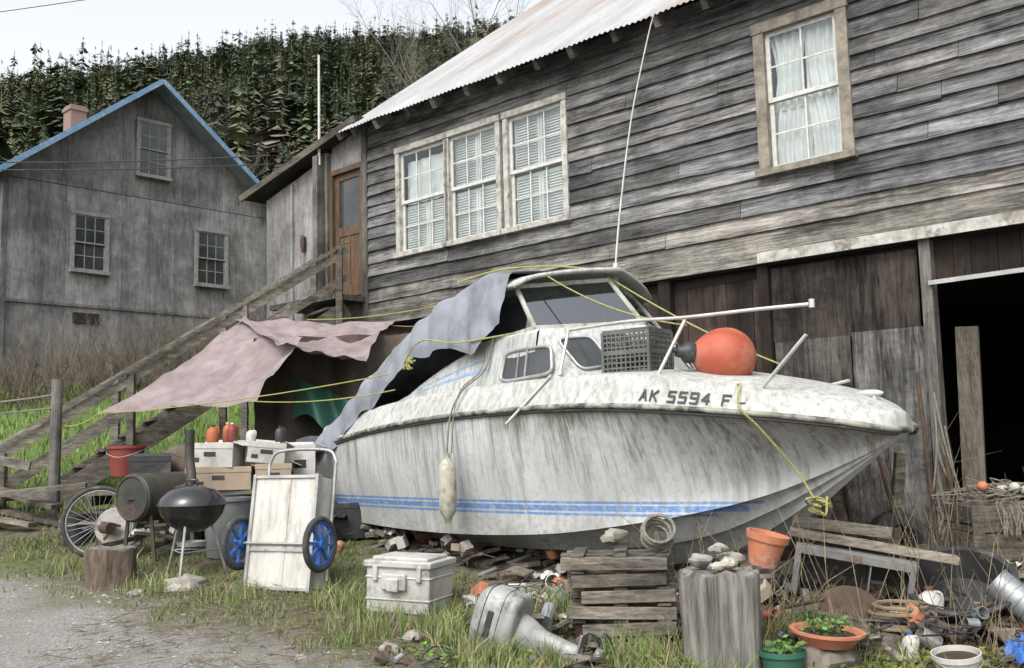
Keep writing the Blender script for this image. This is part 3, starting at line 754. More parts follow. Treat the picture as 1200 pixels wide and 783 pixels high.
def stripe(z0,z1,x1):
    e=math_(n,l,'MULTIPLY',math_(n,l,'GREATER_THAN',Z,z0),math_(n,l,'LESS_THAN',Z,z1));return math_(n,l,'MULTIPLY',e,math_(n,l,'LESS_THAN',XX,x1))
s_=math_(n,l,'MAXIMUM',math_(n,l,'MAXIMUM',stripe(1.158,1.178,5.2),stripe(1.10,1.145,5.1)),stripe(1.065,1.085,4.9))
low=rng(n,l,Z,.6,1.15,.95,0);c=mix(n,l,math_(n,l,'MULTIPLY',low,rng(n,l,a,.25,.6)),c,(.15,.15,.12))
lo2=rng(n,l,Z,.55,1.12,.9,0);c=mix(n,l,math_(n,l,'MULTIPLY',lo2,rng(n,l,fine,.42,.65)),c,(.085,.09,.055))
s_=math_(n,l,'MULTIPLY',s_,rng(n,l,fine,.3,.52,.35,.95))
c=mix(n,l,s_,c,(.075,.20,.45))
top=rng(n,l,Z,.95,1.88,0.05,1)
k=math_(n,l,'MULTIPLY',rng(n,l,st2,.49,.63),math_(n,l,'MULTIPLY',top,rng(n,l,stv,.35,.58,.2,.95)));c=mix(n,l,k,c,(.085,.08,.052))
k=math_(n,l,'MULTIPLY',rng(n,l,st3,.50,.60,0,.8),math_(n,l,'MULTIPLY',rng(n,l,Z,1.3,1.9),rng(n,l,a,.35,.58)));c=mix(n,l,k,c,(.045,.043,.028))
c=mix(n,l,rng(n,l,stv,.48,.74,0,.65),c,(.20,.195,.15))
c=mix(n,l,rng(n,l,fine,.5,.75,0,.4),c,(.19,.185,.14))
c=mix(n,l,math_(n,l,'MULTIPLY',rng(n,l,Z,1.70,1.86),rng(n,l,a,.38,.6,0,.75)),c,(.10,.10,.07))
l.new(c,b.inputs['Base Color']);b.inputs['Roughness'].default_value=.55;b.inputs['Specular IOR Level'].default_value=.35
mb.obj('hull',m,BT,smooth=32)
m_gel=mat('boat_gelcoat_deck',(.43,.44,.425),(.34,.345,.325),.6,scale=3,bump=.03,c3=(.13,.13,.095),t3=.43,s3=9,st3=(2.5,2.5,.35),soft=.30,m3=.85)
m_gel2=mat('boat_cabin_gelcoat',(.43,.445,.44),(.35,.36,.345),.6,scale=3,bump=.03,c3=(.12,.12,.085),t3=.44,s3=8,st3=(3,3,.3),soft=.30,m3=.85)
mb=M()
for sg in (-1,1):
    vs=[];fs=[];K=5
    for x in xs:
        for j in range(K):
            w_,z_=band(x,j/(K-1));vs.append((x,sg*w_,z_+.012))
        w_,z_=band(x,1);vs.append((x,sg*max(0,w_-.03),z_+.03));
        inner=max(0,w_-.16) if x<1.9 else 0
        if x<1.9: vs.append((x,sg*inner,z_+.035));vs.append((x,sg*inner,z_-.6))
        else:
            q=min(1,w_/.5);vs.append((x,sg*w_*.5,z_+.03+.05*q));vs.append((x,0,z_+.03+.07*q))
    K2=K+3
    for i in range(len(xs)-1):
        for j in range(K2-1):
            f=(i*K2+j,(i+1)*K2+j,(i+1)*K2+j+1,i*K2+j+1);fs.append(f if sg<0 else f[::-1])
    mb.add(vs,fs)
mb.add([(.0,-1.0,1.3),(2,-1.1,1.3),(2,1.1,1.3),(0,1.0,1.3)],[(0,1,2,3)])
mb.add([(.0,-1.05,1.66),(.0,1.05,1.66),(0,.95,1.85),(0,-.95,1.85)],[(0,1,2,3)])
mb.obj('deck',m_gel,BT,smooth=40)
mb=M()
for sg in (-1,1): 
    mb.tube([(x,sg*(shw(x)+.012),shz(x)+.0) for x in xs[:-1]]+[(LB+.025,0,shz(LB))],.022,8)
mb.obj('rub_rail',mat('rub_rail',(.31,.305,.27),(.14,.135,.105),.6,scale=6,c3=(.04,.04,.03),t3=.45,s3=9,soft=.15),BT,smooth=60)
mb=M()
for sg in (-1,1): mb.tube([(x,sg*(shw(x)+.008),shz(x)-.03) for x in xs[:-1]],.012,6)
mb.obj('rub_rail_gasket',m_black_pl,BT)
def dz(x): return band(x,1)[1]
mb=M();mb.m=0
def tz(x): return cs([1.35,1.8,2.4,3.0,3.4],[2.12,2.3,2.48,2.59,2.60],x)
TX=3.4
for sg in (-1,1):
    vs=[];fs=[];tx=[1.35+(TX-1.35)*i/12 for i in range(13)]
    for x in tx: vs+=[(x,sg*.97,dz(x)-.05),(x,sg*.95,dz(x)+.05),(x,sg*.88,tz(x)-.03),(x,sg*.85,tz(x)),(x,sg*.45,tz(x)+.02),(x,0,tz(x)+.03)]
    for i in range(12):
        for j in range(5):
            f=(i*6+j,(i+1)*6+j,(i+1)*6+j+1,i*6+j+1);fs.append(f if sg<0 else f[::-1])
    mb.add(vs,fs)
    a=(TX,sg*.85,2.6);b_=(3.82,0,2.64);c_=(4.2,0,dz(4.2)+.05);d=(3.78,sg*.93,dz(3.7)-.03)
    f=[(0,1,2,3)];mb.add([a,b_,c_,d],f if sg>0 else [(3,2,1,0)])
    mb.add([a,d,(TX,sg*.97,dz(TX)-.03),(TX,sg*.85,2.6)],[(0,1,2)] )
    mb.add([a,b_,(TX,0,2.63)],[(0,1,2)])
mb.add([(1.35,-.97,1.6),(1.35,.97,1.6),(1.35,.85,2.12),(1.35,-.85,2.12)],[(0,1,2,3)])
mb.obj('cabin_trunk',m_gel2,BT,smooth=25)
mb=M()
for (o0,o1) in [(.35,.43),(.62,.67)]:
    vs=[];fs=[]
    for i in range(9):
        x=1.55+1.25*i/8
        for o in (o0,o1):
            zz=dz(x)+.05+(tz(x)-.03-dz(x)-.05)*o;w_=.95-(.07)*o;vs.append((x,-w_-.004,zz))
    for i in range(8): fs.append((2*i,2*i+2,2*i+3,2*i+1))
    mb.add(vs,fs)
mb.obj('blue_stripes',mat('faded_blue_stripe',(.13,.26,.45),(.25,.34,.44),.5,scale=12),BT)
def frame_win(name,pts,r=.016):
    P_=[Vector(p) for p in pts];nrm=(P_[1]-P_[0]).cross(P_[3]-P_[0]).normalized()
    if nrm.y>0 and abs(nrm.y)>abs(nrm.x): nrm=-nrm
    if abs(nrm.x)>=abs(nrm.y) and nrm.x<0: nrm=-nrm
    mb=M();loop=[]
    for i in range(4):
        a,b_,c_=P_[i-1],P_[i],P_[(i+1)%4]
        for k in range(5):
            t=k/4;p=b_.lerp(a,.22)*(1-t)**2+b_*2*t*(1-t)+b_.lerp(c_,.22)*t*t
            loop.append(p+nrm*.012)
    mb.tube(loop,r,8,closed=True);mb.obj(name+'_frame',m_steel,BT,smooth=60)
    mb=M();mb.add([p-nrm*.005 for p in loop],[tuple(range(len(loop)))]);mb.add([p-nrm*.004 for p in loop],[tuple(reversed(range(len(loop))))]);mb.obj(name+'_glass',m_dglass,BT)
    return nrm
frame_win('side_window',[(2.98,-.945,2.17),(3.66,-.945,2.2),(3.60,-.895,2.44),(3.02,-.895,2.43)])
mb=M();mb.beam((3.31,-.955,2.18),(3.31,-.91,2.44),.018,.018);mb.beam((3.2,-.955,2.2),(3.2,-.91,2.43),.01,.014);mb.obj('side_window_bar',m_steel,BT)
def onf(u,v,sg):
    a=Vector((TX,sg*.85,2.6));b_=Vector((3.82,0,2.64));c_=Vector((4.2,0,dz(4.2)+.05));d=Vector((3.78,sg*.93,dz(3.7)-.03))
    return a.lerp(b_,u).lerp(d.lerp(c_,u),v)+Vector((.006,0,.003))
for sg in (-1,1): frame_win('fore_window',[onf(.18,.78,sg),onf(.47,.74,sg),onf(.42,.2,sg),onf(.10,.22,sg)],.012)
wb=[(2.55,-.86,2.52),(3.33,-.84,2.61),(3.80,0,2.65),(3.33,.84,2.61),(2.55,.86,2.52)]
wt=[(2.5,-.80,3.0),(3.0,-.76,3.02),(3.40,0,3.09),(3.0,.76,3.02),(2.5,.80,3.0)]
mb=M()
for i in range(4): mb.beam(wb[i],wb[i+1],.03,.05);mb.beam(wt[i],wt[i+1],.03,.04)
for i in range(5): mb.beam(wb[i],wt[i],.035,.03)
mb.obj('windshield_frame',mat('white_frame',(.44,.44,.41),(.30,.30,.26),.5,scale=8,c3=(.13,.125,.09),t3=.48,s3=8,soft=.2),BT,bevel=.004)
mb=M()
for i in range(4): mb.add([wb[i],wb[i+1],wt[i+1],wt[i]],[(0,1,2,3)])
mb.obj('windshield_glass',glassm('boat_glass',(.55,.6,.58),.2),BT)
mb=M()
def ht(u,v):
    w_=(u*2-1);lx=2.5+v*(3.12-2.5)+v*.42*(1-abs(w_))
    return (lx,w_*.86,3.04+.11*(1-w_*w_)-.05*max(0,(abs(w_)-.85)/.15))
mb.grid(ht,20,8);o=mb.obj('hardtop',m_gel,BT,smooth=60,solid=.035)
mb=M()
CX=[-.18,0,.5,.92,1.4,1.83,2.3,2.7,3.02]
def ct(x): return cs(CX,[1.60,1.80,2.14,2.42,2.72,2.96,3.13,3.21,3.21],x)
def chh(x): return cs(CX,[1.42,1.52,1.70,1.94,2.26,2.50,2.50,2.50,2.66],x)
def cw(x): return cs(CX,[1.12,1.14,1.10,1.06,1.0,.97,.95,.93,.90],x)
def fn(u,v):
    x=3.02-(3.2)*u
    a=(v*2-1);top=ct(x);hem=min(chh(x)+.04*math.sin(x*9),top-.1);w_=cw(x)
    if abs(a)<.55:
        q=a/.55;y=q*w_*.93;z_=top-.07*q*q
        z_+=-.05*math.sin(math.pi*min(1,u*1.2))*(1-q*q)
    else:
        q=(abs(a)-.55)/.45;y=math.copysign(w_*.93+.09*q+.03*math.sin(q*3),a);z_=(top-.07)*(1-q)+hem*q
    nn=noise.noise(Vector((x*3,a*2.5,1)))
    y+=math.copysign(.04*nn+.025*math.sin(x*11+a*3)+.012*noise.noise(Vector((x*12,a*6,1))),a)*(.3+abs(a));z_+=.03*noise.noise(Vector((x*4,a*3,7)))+.014*math.sin(x*17+3*a)
    return (x,y,z_)
mb.grid(fn,90,60);mb.obj('canvas_cover',m_tarpg,BT,smooth=80)
mb=M();mb.grid(lambda u,v:(-.22+.05*math.sin(v*9)-.05*u,-1.2+2.4*v,1.76-.35*u+.04*math.sin(v*21)),12,30);mb.obj('canvas_stern_flap',m_tarpg,BT,smooth=80)
mb=M();r=.014
mb.tube(smp([(3.7,-.8,2.56),(4.3,-.72,2.57),(4.8,-.62,2.55),(5.3,-.45,2.56),(5.66,-.3,2.565)],5),r,8)
mb.tube([(5.68,-.29,2.54),(5.68,-.29,2.60)],.022,8)
mb.tube([(4.79,-.61,2.54),(4.65,-.86,2.03)],r,8);mb.tube([(5.38,-.60,1.92),(5.8,-.56,2.32)],r,8)
mb.tube([(5.05,.4,1.98),(5.5,.42,2.05)],r,8);mb.tube([(3.75,-1.05,2.18),(3.42,-1.26,1.8)],r*.9,8);mb.tube([(3.7,-.8,2.56),(3.74,-.95,2.18)],r,8)
for p in [(4.65,-.86,2.04),(5.38,-.60,1.92),(5.05,.4,1.98)]: mb.cyl(p,(p[0],p[1],p[2]+.02),.035,None,10)
mb.ell((5.9,0,1.92),(.12,.03,.03));mb.cyl((5.85,0,1.8),(5.85,0,1.92),.02);mb.cyl((5.95,0,1.8),(5.95,0,1.92),.02)
mb.obj('bow_rail',mat('rail_tube',(.5,.5,.48),(.36,.36,.33),.4,.3,scale=9),BT,smooth=60)
mb=M();mb.tube(smp([(3.28,.2,3.12),(3.36,.21,3.7),(3.52,.25,4.6),(3.72,.29,5.3),(3.82,.3,5.55)],5),.010,8,.005);mb.cyl((3.28,.2,3.08),(3.30,.2,3.28),.03,.022,10)
mb.obj('whip_antenna',m_white,BT,smooth=60)
m_ink=mat('black_lettering',(.02,.02,.02),(.04,.04,.04),.6,scale=20,bump=0)
xx=4.66
for ch in 'AK 5594 F':
    stp=.082 if ch!=' ' else .055
    if ch!=' ':
        w0,z0=band(xx,.16);w1,z1=band(xx+.06,.16);wt_,zt_=band(xx,.76)
        tx_=Vector((.06,-(w1-w0),z1-z0)).normalized();tu=Vector((0,(w0-wt_),zt_-z0)).normalized()
        nn=tx_.cross(tu).normalized()
        if nn.y>0: nn=-nn
        tu=nn.cross(tx_).normalized()
        p=Vector((xx,-w0,z0+.012))+nn*.012
        # block letters from straight strokes
        ST={'A':[(0,0,.5,1),(.5,1,1,0),(.2,.35,.8,.35)],'K':[(0,0,0,1),(0,.4,1,1),(.3,.6,1,0)],'5':[(1,1,0,1),(0,1,0,.55),(0,.55,.9,.55),(.95,.55,.95,0),(1,0,0,0)],'9':[(0,.5,0,1),(0,1,1,1),(1,1,1,0),(1,.5,0,.5),(1,0,.05,0)],'4':[(.75,0,.75,1),(.7,1,0,.35),(0,.35,1,.35)],'F':[(0,0,0,1),(0,1,1,1),(0,.52,.8,.52)]}
        mb=M();cw_,chh_=.052,.082
        for (a0,b0_,a1,b1_) in ST[ch]:
            P0=p+tx_*(a0*cw_)+tu*(b0_*chh_);P1=p+tx_*(a1*cw_)+tu*(b1_*chh_);d=(P1-P0).normalized();P0=P0-d*.005;P1=P1+d*.005;sdv=d.cross(nn)*.0065
            vs=[P0-sdv,P1-sdv,P1+sdv,P0+sdv];mb.add(vs+[v_-nn*.004 for v_ in vs],[(0,1,2,3),(7,6,5,4),(0,4,5,1),(1,5,6,2),(2,6,7,3),(3,7,4,0)])
            nn=nn*1.0;p=p+nn*.0004
        mb.obj('registration_character',m_ink,BT)
    xx+=stp
w0,z0=band(5.36,.4)
mb=M();mb.box((5.38,-w0-.001,z0+.03),(.06,.004,.05),(-.4,0,.5));mb.obj('decal',m_styro,BT)
mb=M();mb.lathe([(.0,1.0),(.03,1.0),(.035,1.05),(.07,1.1),(.078,1.2),(.078,1.42),(.07,1.5),(.035,1.55),(.03,1.6),(0,1.6)],Matrix.Translation((2.7,-1.33,-.02)),16)
mb.obj('boat_fender',mat('old_fender',(.40,.39,.32),(.26,.24,.185),.6,scale=7,c3=(.10,.095,.065),t3=.48,s3=9,soft=.2),BT,smooth=50)
mb=M();mb.tube(smp([(2.7,-1.33,1.58),(2.68,-1.27,1.9),(2.72,-1.16,2.12),(2.8,-.97,2.3),(2.85,-.9,2.6)],5),.008,6)
mb.tube(smp([(2.74,-1.31,1.58),(2.72,-1.26,1.92),(2.7,-1.16,2.13),(2.74,-.97,2.3),(2.7,-.9,2.55)],5),.006,6);mb.obj('fender_rope',m_rope2,BT)
mb=M()
mb.tube(smp([(5.35,-.72,2.0),(5.42,-.84,1.85),(5.5,-.73,1.7),(5.62,-.5,1.4),(5.72,-.45,1.2)],5),.008,6)
mb.tube(smp([(4.9,-.35,2.06),(5.1,-.5,2.02),(5.35,-.72,2.01)],5),.008,6)
mb.tube(sag((3.2,-.6,3.12),(4.75,-.55,2.5),.08),.006,6);mb.tube(sag((3.36,0,3.14),(5.0,.3,2.2),.05),.007,6)
mb.tube(smp([(2.2,-.80,3.17),(2.6,-.6,3.25),(3.0,-.3,3.25),(3.45,-.05,3.16)],5),.008,6)
mb.tube(smp([(1.9,-1.09,2.45),(1.75,-1.12,2.42),(2.0,-1.1,2.62),(2.5,-1.05,2.56),(3.2,-.95,2.58)],5),.008,6)
rr=random.Random(3);mb.tube(smp([(5.75+rr.uniform(-.12,.12),-.45+rr.uniform(-.08,.08),1.15+rr.uniform(-.06,.08)) for _ in range(16)],4),.008,6)
mb.tube(smp([(1.8+rr.uniform(-.06,.08),-1.12+rr.uniform(-.02,.02),2.42+rr.uniform(-.05,.05)) for _ in range(10)],4),.009,6)
mb.obj('mooring_ropes',m_rope,BT)
mb=M()
for x,yy in [(.6,-.5),(.6,.5),(3.3,-.1),(4.5,0),(2.0,-.55)]:
    mb.col=jt((.6,.56,.52));zt=kz(x)+(.15 if abs(yy)>.3 else 0);gx=-1.3+.643*x+.766*yy;gy=11.73-.766*x+.643*yy
    mb.box((x,yy,(zt+g(gx,gy)-.1)/2),(.3,.5,max(.1,zt-g(gx,gy)+.1)),(0,0,R.uniform(-.2,.2)))
mb.obj('support_blocks',m_woodx,BT)

def to_world(lx,w_,z_): return Vector((-1.3+.643*lx-.766*w_,11.73-.766*lx-.643*w_,z_))
def crate(name,loc,rz_,w_,d,h,mt,nx=5,nzz=4,rx=0):
    mb=M()
    for sx_ in (-1,1):
        for sy in (-1,1): mb.bx(sx_*w_/2-.012,sx_*w_/2+.012,sy*d/2-.012,sy*d/2+.012,0,h)
    for sy in (-1,1):
        for i in range(1,nx*2): x=-w_/2+w_*i/(nx*2);mb.bx(x-.006,x+.006,sy*d/2-.006,sy*d/2+.006,0,h)
        for i in range(nzz*2+1): z_=h*i/(nzz*2);th=.018 if i in(0,nzz*2,nzz) else .006;mb.bx(-w_/2,w_/2,sy*d/2-.0075,sy*d/2+.0075,z_-th,z_+th)
    for sx_ in (-1,1):
        for i in range(1,nx*2): y=-d/2+d*i/(nx*2);mb.bx(sx_*w_/2-.006,sx_*w_/2+.006,y-.006,y+.006,0,h)
        for i in range(nzz*2+1): z_=h*i/(nzz*2);th=.018 if i in(0,nzz*2,nzz) else .006;mb.bx(sx_*w_/2-.0075,sx_*w_/2+.0075,-d/2,d/2,z_-th,z_+th)
    mb.bx(-w_/2,w_/2,-d/2,d/2,-.005,.01)
    o=mb.obj(name,mt);o.location=loc;o.rotation_euler=(rx,0,rz_);return o
m_gcr=mat('grey_crate',(.11,.115,.105),(.065,.07,.065),.6)
crate('plastic_crate',to_world(4.2,.52,2.17),math.radians(-38),.42,.36,.33,m_gcr)
mb=M()
for i in range(14): mb.tube(smp([(R.uniform(-.16,.16),R.uniform(-.13,.13),R.uniform(.03,.26)) for _ in range(7)],4),.012,6)
o=mb.obj('rope_tangle',m_rope2);o.location=to_world(4.2,.52,2.18)
mb=M();prof=[]
for i in range(25):
    a=math.pi*i/24;rr_=.225*math.sin(a);zz=-.225*math.cos(a)
    if zz>0.05: rr_=max(.07*(i<24),rr_*(1-.25*(zz/.225)**2));zz*=1.22
    prof.append((rr_,zz))
d_=Vector((-.86,-.1,.12)).normalized();q=d_.to_track_quat('Z','Y').to_matrix().to_4x4()
mb.lathe(prof,q,32);mb.m=1;mb.lathe([(0,.25),(.075,.252),(.085,.27),(.08,.32),(.05,.35),(.045,.39),(0,.39)],q,20)
mb.ring(q@Vector((0,0,.40)),.035,.014,q.to_3x3().to_4x4()@Matrix.Rotation(1.57,4,'X'),16)
o=mb.obj('round_buoy',[mat('orange_buoy',(.38,.085,.042),(.30,.065,.036),.6,scale=2.5,c3=(.36,.19,.13),t3=.48,s3=5,bump=.05,soft=.25,m3=.8),m_black_pl],smooth=50);o.location=to_world(4.93,.33,2.25)

# ------------------------------------------------------------------ yard objects
gx,gy=-2.85,9.1;gz=g(gx,gy)
mb=M();mt=Matrix.Translation((gx,gy,1.15))
mb.lathe([(.0,-.2),(.1,-.195),(.2,-.13),(.26,-.05),(.285,.02),(.292,.03)],mt,32);mb.lathe([(.292,.03),(.298,.035),(.295,.05),(.27,.1),(.2,.165),(.1,.2),(0,.21)],mt,32)
mb.tube([(gx-.05,gy,1.355),(gx-.05,gy,1.40),(gx+.05,gy,1.40),(gx+.05,gy,1.355)],.012,8)
mb.obj('kettle_grill',m_blackenamel,smooth=50)
G=bpy.data.objects['kettle_grill']
mb=M()
for a in (.5,2.6,4.7): mb.cyl((gx+.16*math.cos(a),gy+.16*math.sin(a),1.05),(gx+.3*math.cos(a),gy+.3*math.sin(a),gz),.012,None,8)
mb.tube([(gx+.25*math.cos(a),gy+.25*math.sin(a),gz+.2) for a in (.5,2.6,4.7)],.006,6,closed=True)
mb.lathe([(0,-.0),(.12,.0),(.13,.04)],Matrix.Translation((gx,gy,.83)),20)
mb.obj('legs',m_steel,G)
mb=M();c0=Vector((-3.55,9.55,1.24));ax_=Vector((.45,.85,0)).normalized()
q=ax_.to_track_quat('Z','Y').to_matrix().to_4x4();mt=Matrix.Translation(c0)@q
mb.lathe([(0,0),(.05,-.0),(.21,0),(.225,.015),(.225,.7),(.21,.72),(0,.72)],mt,28)
mb.ring(c0,.2,.012,q,28);mb.box(c0+Vector((0,-.01,0)),(.12,.03,.03))
mb.tube(smp([c0+Vector((.36,.2,.05)),c0+Vector((.5,.15,.12)),c0+Vector((.47,.2,.35)),c0+Vector((.47,.2,.62))],5),.045,12)
for s_,t_ in ((-.15,.1),(.15,.1),(-.15,.6),(.15,.6)): 
    p=c0+ax_*t_+Vector((.85*s_,-.45*s_,-.15));mb.beam(p,(p.x+s_*.3,p.y,g(p.x,p.y)-.03),.03,.03)
mb.obj('barrel_smoker',mat('sooty_steel',(.028,.03,.028),(.06,.055,.045),.6,.2,scale=5,c3=(.09,.05,.03),t3=.53,s3=5),smooth=40)
mb=M();c0=Vector((-4.0,9.95,1.0));q=Matrix.Rotation(.25,4,'Z')@Matrix.Rotation(math.radians(90),4,'X')
mb.ring(c0,.33,.022,q,40);mb.m=1;mb.ring(c0,.305,.01,q,40)
for i in range(28):
    a=i*2*math.pi/28;mb.cyl(c0+q@Vector((.02*math.cos(a+.8),.02*math.sin(a+.8),.02*(-1)**i)),c0+q@Vector((.305*math.cos(a),.305*math.sin(a),0)),.0022,None,4)
mb.cyl(c0+q@Vector((0,0,-.05)),c0+q@Vector((0,0,.05)),.02,None,10)
mb.obj('bicycle_wheel',[m_rubber,m_steel],smooth=50)
mb=M();mb.lathe([(0,0),(.17,.0),(.185,.01),(.17,.03),(0,.03)],Matrix.Translation((-3.92,10.1,.95))@Matrix.Rotation(1.3,4,'X'),24);mb.obj('pot_lid',m_styro,smooth=40)
def stump(name,x,y,r,h,mt,top=None,n=18,seed=1,sq=0,cr=.03):
    mb=M();z0=g(x,y)-.05;rr=random.Random(seed);ra=[1+rr.uniform(-.1,.1) for _ in range(n)]
    prof=[(1.15,0),(1.03,.08),(1,.2),(.98,.5),(1,.8),(1.0,.97),(.95,1)]
    vs=[];fs=[]
    for i,(k,t) in enumerate(prof):
        for j in range(n):
            a=2*math.pi*j/n;e=1/max(abs(math.cos(a)),abs(math.sin(a)))**(sq);rd=r*k*ra[j]*e*(1+cr*rr.uniform(-1,1))
            vs.append((rd*math.cos(a),rd*math.sin(a),h*t+(.02*rr.uniform(-1,1) if t>.9 else 0)))
    for i in range(len(prof)-1):
        for j in range(n): fs.append((i*n+j,i*n+(j+1)%n,(i+1)*n+(j+1)%n,(i+1)*n+j))
    mb.add(vs,fs);b_=len(vs)-n
    mb.m=1;mb.add(vs[b_:]+[(0,0,h)],[(j,(j+1)%n,n) for j in range(n)])
    o=mb.obj(name,[mt,top or m_logend],smooth=35);o.location=(x,y,z0);return o
stump('tree_stump',-3.45,8.85,.2,.36,m_bark,seed=3)
stump('tree_stump.001',1.2,6.3,.225,.66,m_logend,m_logend,n=34,seed=8,sq=.5,cr=.02)
CT=empty('garden_cart',(-1.97,8.5,g(-1.97,8.5)));CT.rotation_euler=(math.radians(-9),0,math.radians(-24))
mb=M();mb.bx(-.31,.31,.0,.015,.03,.93);mb.bx(-.31,-.295,.015,.25,.03,.93);mb.bx(.295,.31,.015,.25,.03,.93);mb.bx(-.295,.295,.015,.25,.03,.045)
mb.bx(-.05,.05,-.006,-.001,.05,.9);mb.obj('tray',m_cream,CT,bevel=.004)
mb=M()
for x in (-.315,.315): mb.bx(x-.014,x+.014,-.02,.03,.0,.95)
for z_ in (.02,.33,.93): mb.bx(-.3,.3,-.018,-.001,z_-.012,z_+.012)
mb.tube(smp([(-.34,.2,.5),(-.34,.2,.95),(-.33,.2,1.1),(-.22,.2,1.18),(.22,.2,1.18),(.33,.2,1.1),(.34,.2,.95),(.34,.2,.1)],6),.014,8)
mb.cyl((-.42,-.02,.38),(.42,-.02,.38),.012,None,8);mb.obj('frame',m_steel,CT,smooth=50)
for i,x in enumerate((-.4,.4)):
    mb=M();q=Matrix.Rotation(math.pi/2,4,'Y');c=Vector((x,-.02,.38));mb.ring(c,.2,.026,q,36,10);mb.m=1;mb.ring(c,.172,.014,q,32,8)
    for k in range(8):
        a=k*math.pi/4;mb.beam(c+q@Vector((.02*math.cos(a),.02*math.sin(a),0)),c+q@Vector((.172*math.cos(a),.172*math.sin(a),0)),.03,.018)
    mb.cyl(c-Vector((.04,0,0)),c+Vector((.04,0,0)),.04,None,14);mb.obj('wheel_%d'%(i+1),[m_rubber,m_bluewheel],CT,smooth=50)
mb=M();tx0,tx1,ty0,ty1=-3.25,-2.05,10.05,10.65;tzz=1.27
for i in range(4): mb.col=jt((.8,.75,.7));mb.bx(tx0,tx1,ty0+i*.15,ty0+i*.15+.14,tzz-.04,tzz)
for x in (tx0+.05,tx1-.05):
    for y in (ty0+.05,ty1-.05): mb.beam((x,y,.6),(x,y,tzz-.04),.07,.07)
mb.obj('work_table',m_woodx)
def openbox(name,c,d,rot,mt):
    mb=M();x,y,z_=d[0]/2,d[1]/2,d[2];t=.012
    mb.bx(-x,x,-y,-y+t,0,z_);mb.bx(-x,x,y-t,y,0,z_);mb.bx(-x,-x+t,-y+t,y-t,0,z_);mb.bx(x-t,x,-y+t,y-t,0,z_);mb.bx(-x+t,x-t,-y+t,y-t,0,.012)
    mb.bx(-x-.006,x+.006,-y-.006,-y-.0005,z_-.05,z_+.005)
    mb.box((0,y+.06,z_+.0),(2*x-.02,.13,.008),(.5,0,0));mb.box((x+.05,0,z_),(.11,2*y-.02,.008),(0,.4,0))
    mb.m=1;mb.bx(-.06,.06,-y-.004,-y-.0003,z_*.45,z_*.65);mb.bx(-x*.8,-x*.45,-y-.003,-y-.0003,z_*.2,z_*.4)
    o=mb.obj(name,[mt,m_black_pl],bevel=.003);o.location=c;o.rotation_euler=rot;return o
openbox('carton_box',(-2.9,10.2,1.275),(.62,.36,.22),(0,0,.08),m_card)
openbox('carton_box.001',(-2.96,10.2,1.5),(.46,.34,.23),(0,.03,-.1),m_styro)
openbox('carton_box.002',(-2.40,10.22,1.275),(.34,.32,.24),(0,0,.25),m_card)
openbox('carton_box.003',(-2.5,10.25,1.525),(.36,.30,.2),(0,.1,.35),m_styro)
openbox('carton_box.004',(-2.2,10.55,1.275),(.3,.3,.42),(0,0,.2),m_styro)
def jug(name,c,r,h,mt,capm=m_white):
    mb=M();mb.lathe([(0,0),(r*.95,0),(r,.02),(r,h*.6),(r*.75,h*.78),(r*.3,h*.88),(r*.3,h*.94)],Matrix.Translation(c),18);mb.m=1;mb.lathe([(r*.36,h*.92),(r*.36,h),(0,h)],Matrix.Translation(c),12)
    mb.m=0;mb.tube(smp([(c[0]+r*.3,c[1],c[2]+h*.86),(c[0]+r*.95,c[1],c[2]+h*.8),(c[0]+r*.98,c[1],c[2]+h*.5)],4),r*.13,8)
    mb.obj(name,[mt,capm],smooth=50)
jug('plastic_jug',(-2.98,10.15,1.74),.06,.17,m_orange,m_black_pl);jug('plastic_jug.001',(-2.80,10.2,1.74),.055,.19,m_red);jug('plastic_jug.002',(-2.35,10.3,1.73),.05,.16,m_black_pl,m_black_pl)
jug('plastic_jug.003',(-2.64,10.3,1.73),.05,.14,m_cream,m_red);jug('plastic_jug.005',(-2.88,10.32,1.74),.05,.2,m_orange,m_white)
def bucket(name,c,r,h,mt,rot=(0,0,0),bail=True,fill=None):
    mb=M();mb.lathe([(0,.0),(r*.8,0),(r,h),(r*1.06,h),(r*1.06,h-.03),(r*1.0,h-.03)],Matrix(),24);mb.lathe([(r*.97,h),(r*.78,.01),(0,.01)],Matrix(),24)
    mats=[mt,m_steel,fill or m_soil]
    if bail: mb.m=1;mb.tube(smp([(-r*1.05,0,h*.9),(-r*.8,-r*.75,h*.75),(0,-r*1.15,h*.62),(r*.8,-r*.75,h*.75),(r*1.05,0,h*.9)],5),.004,6)
    if fill: mb.m=2;mb.lathe([(r*.94,h*.85),(0,h*.88)],Matrix(),24)
    o=mb.obj(name,mats,smooth=45);o.location=c;o.rotation_euler=rot;return o
bucket('bucket',(-4.15,11.0,1.42),.19,.32,m_red,fill=m_soil)
mb=M()
for i in range(3):
    for j in range(5): mb.col=jt((.5,.47,.43),.2);mb.bx(-4.5,-3.7,10.75+j*.11,10.75+j*.11+.1,.85+i*.19,.85+i*.19+.03)
    for x in (-4.45,-3.75): mb.bx(x-.04,x+.04,10.75,11.3,.74+i*.19,.85+i*.19)
mb.obj('wooden_pallet_stack',m_woodx)
m_gbin=mat('grey_bin',(.16,.17,.17),(.1,.105,.105),.6)
bucket('garbage_bin',(-2.75,9.85,.66),.23,.55,m_gbin,bail=False)
bucket('bucket.001',(-1.95,10.0,.7),.2,.36,m_black_pl);bucket('bucket.002',(-3.3,10.4,.75),.16,.32,m_gbin);bucket('bucket.004',(-4.5,10.6,.76),.15,.3,m_black_pl,fill=m_soil)
openbox('storage_box',(-1.75,10.6,.75),(.6,.45,.35),(0,0,.3),m_black_pl)
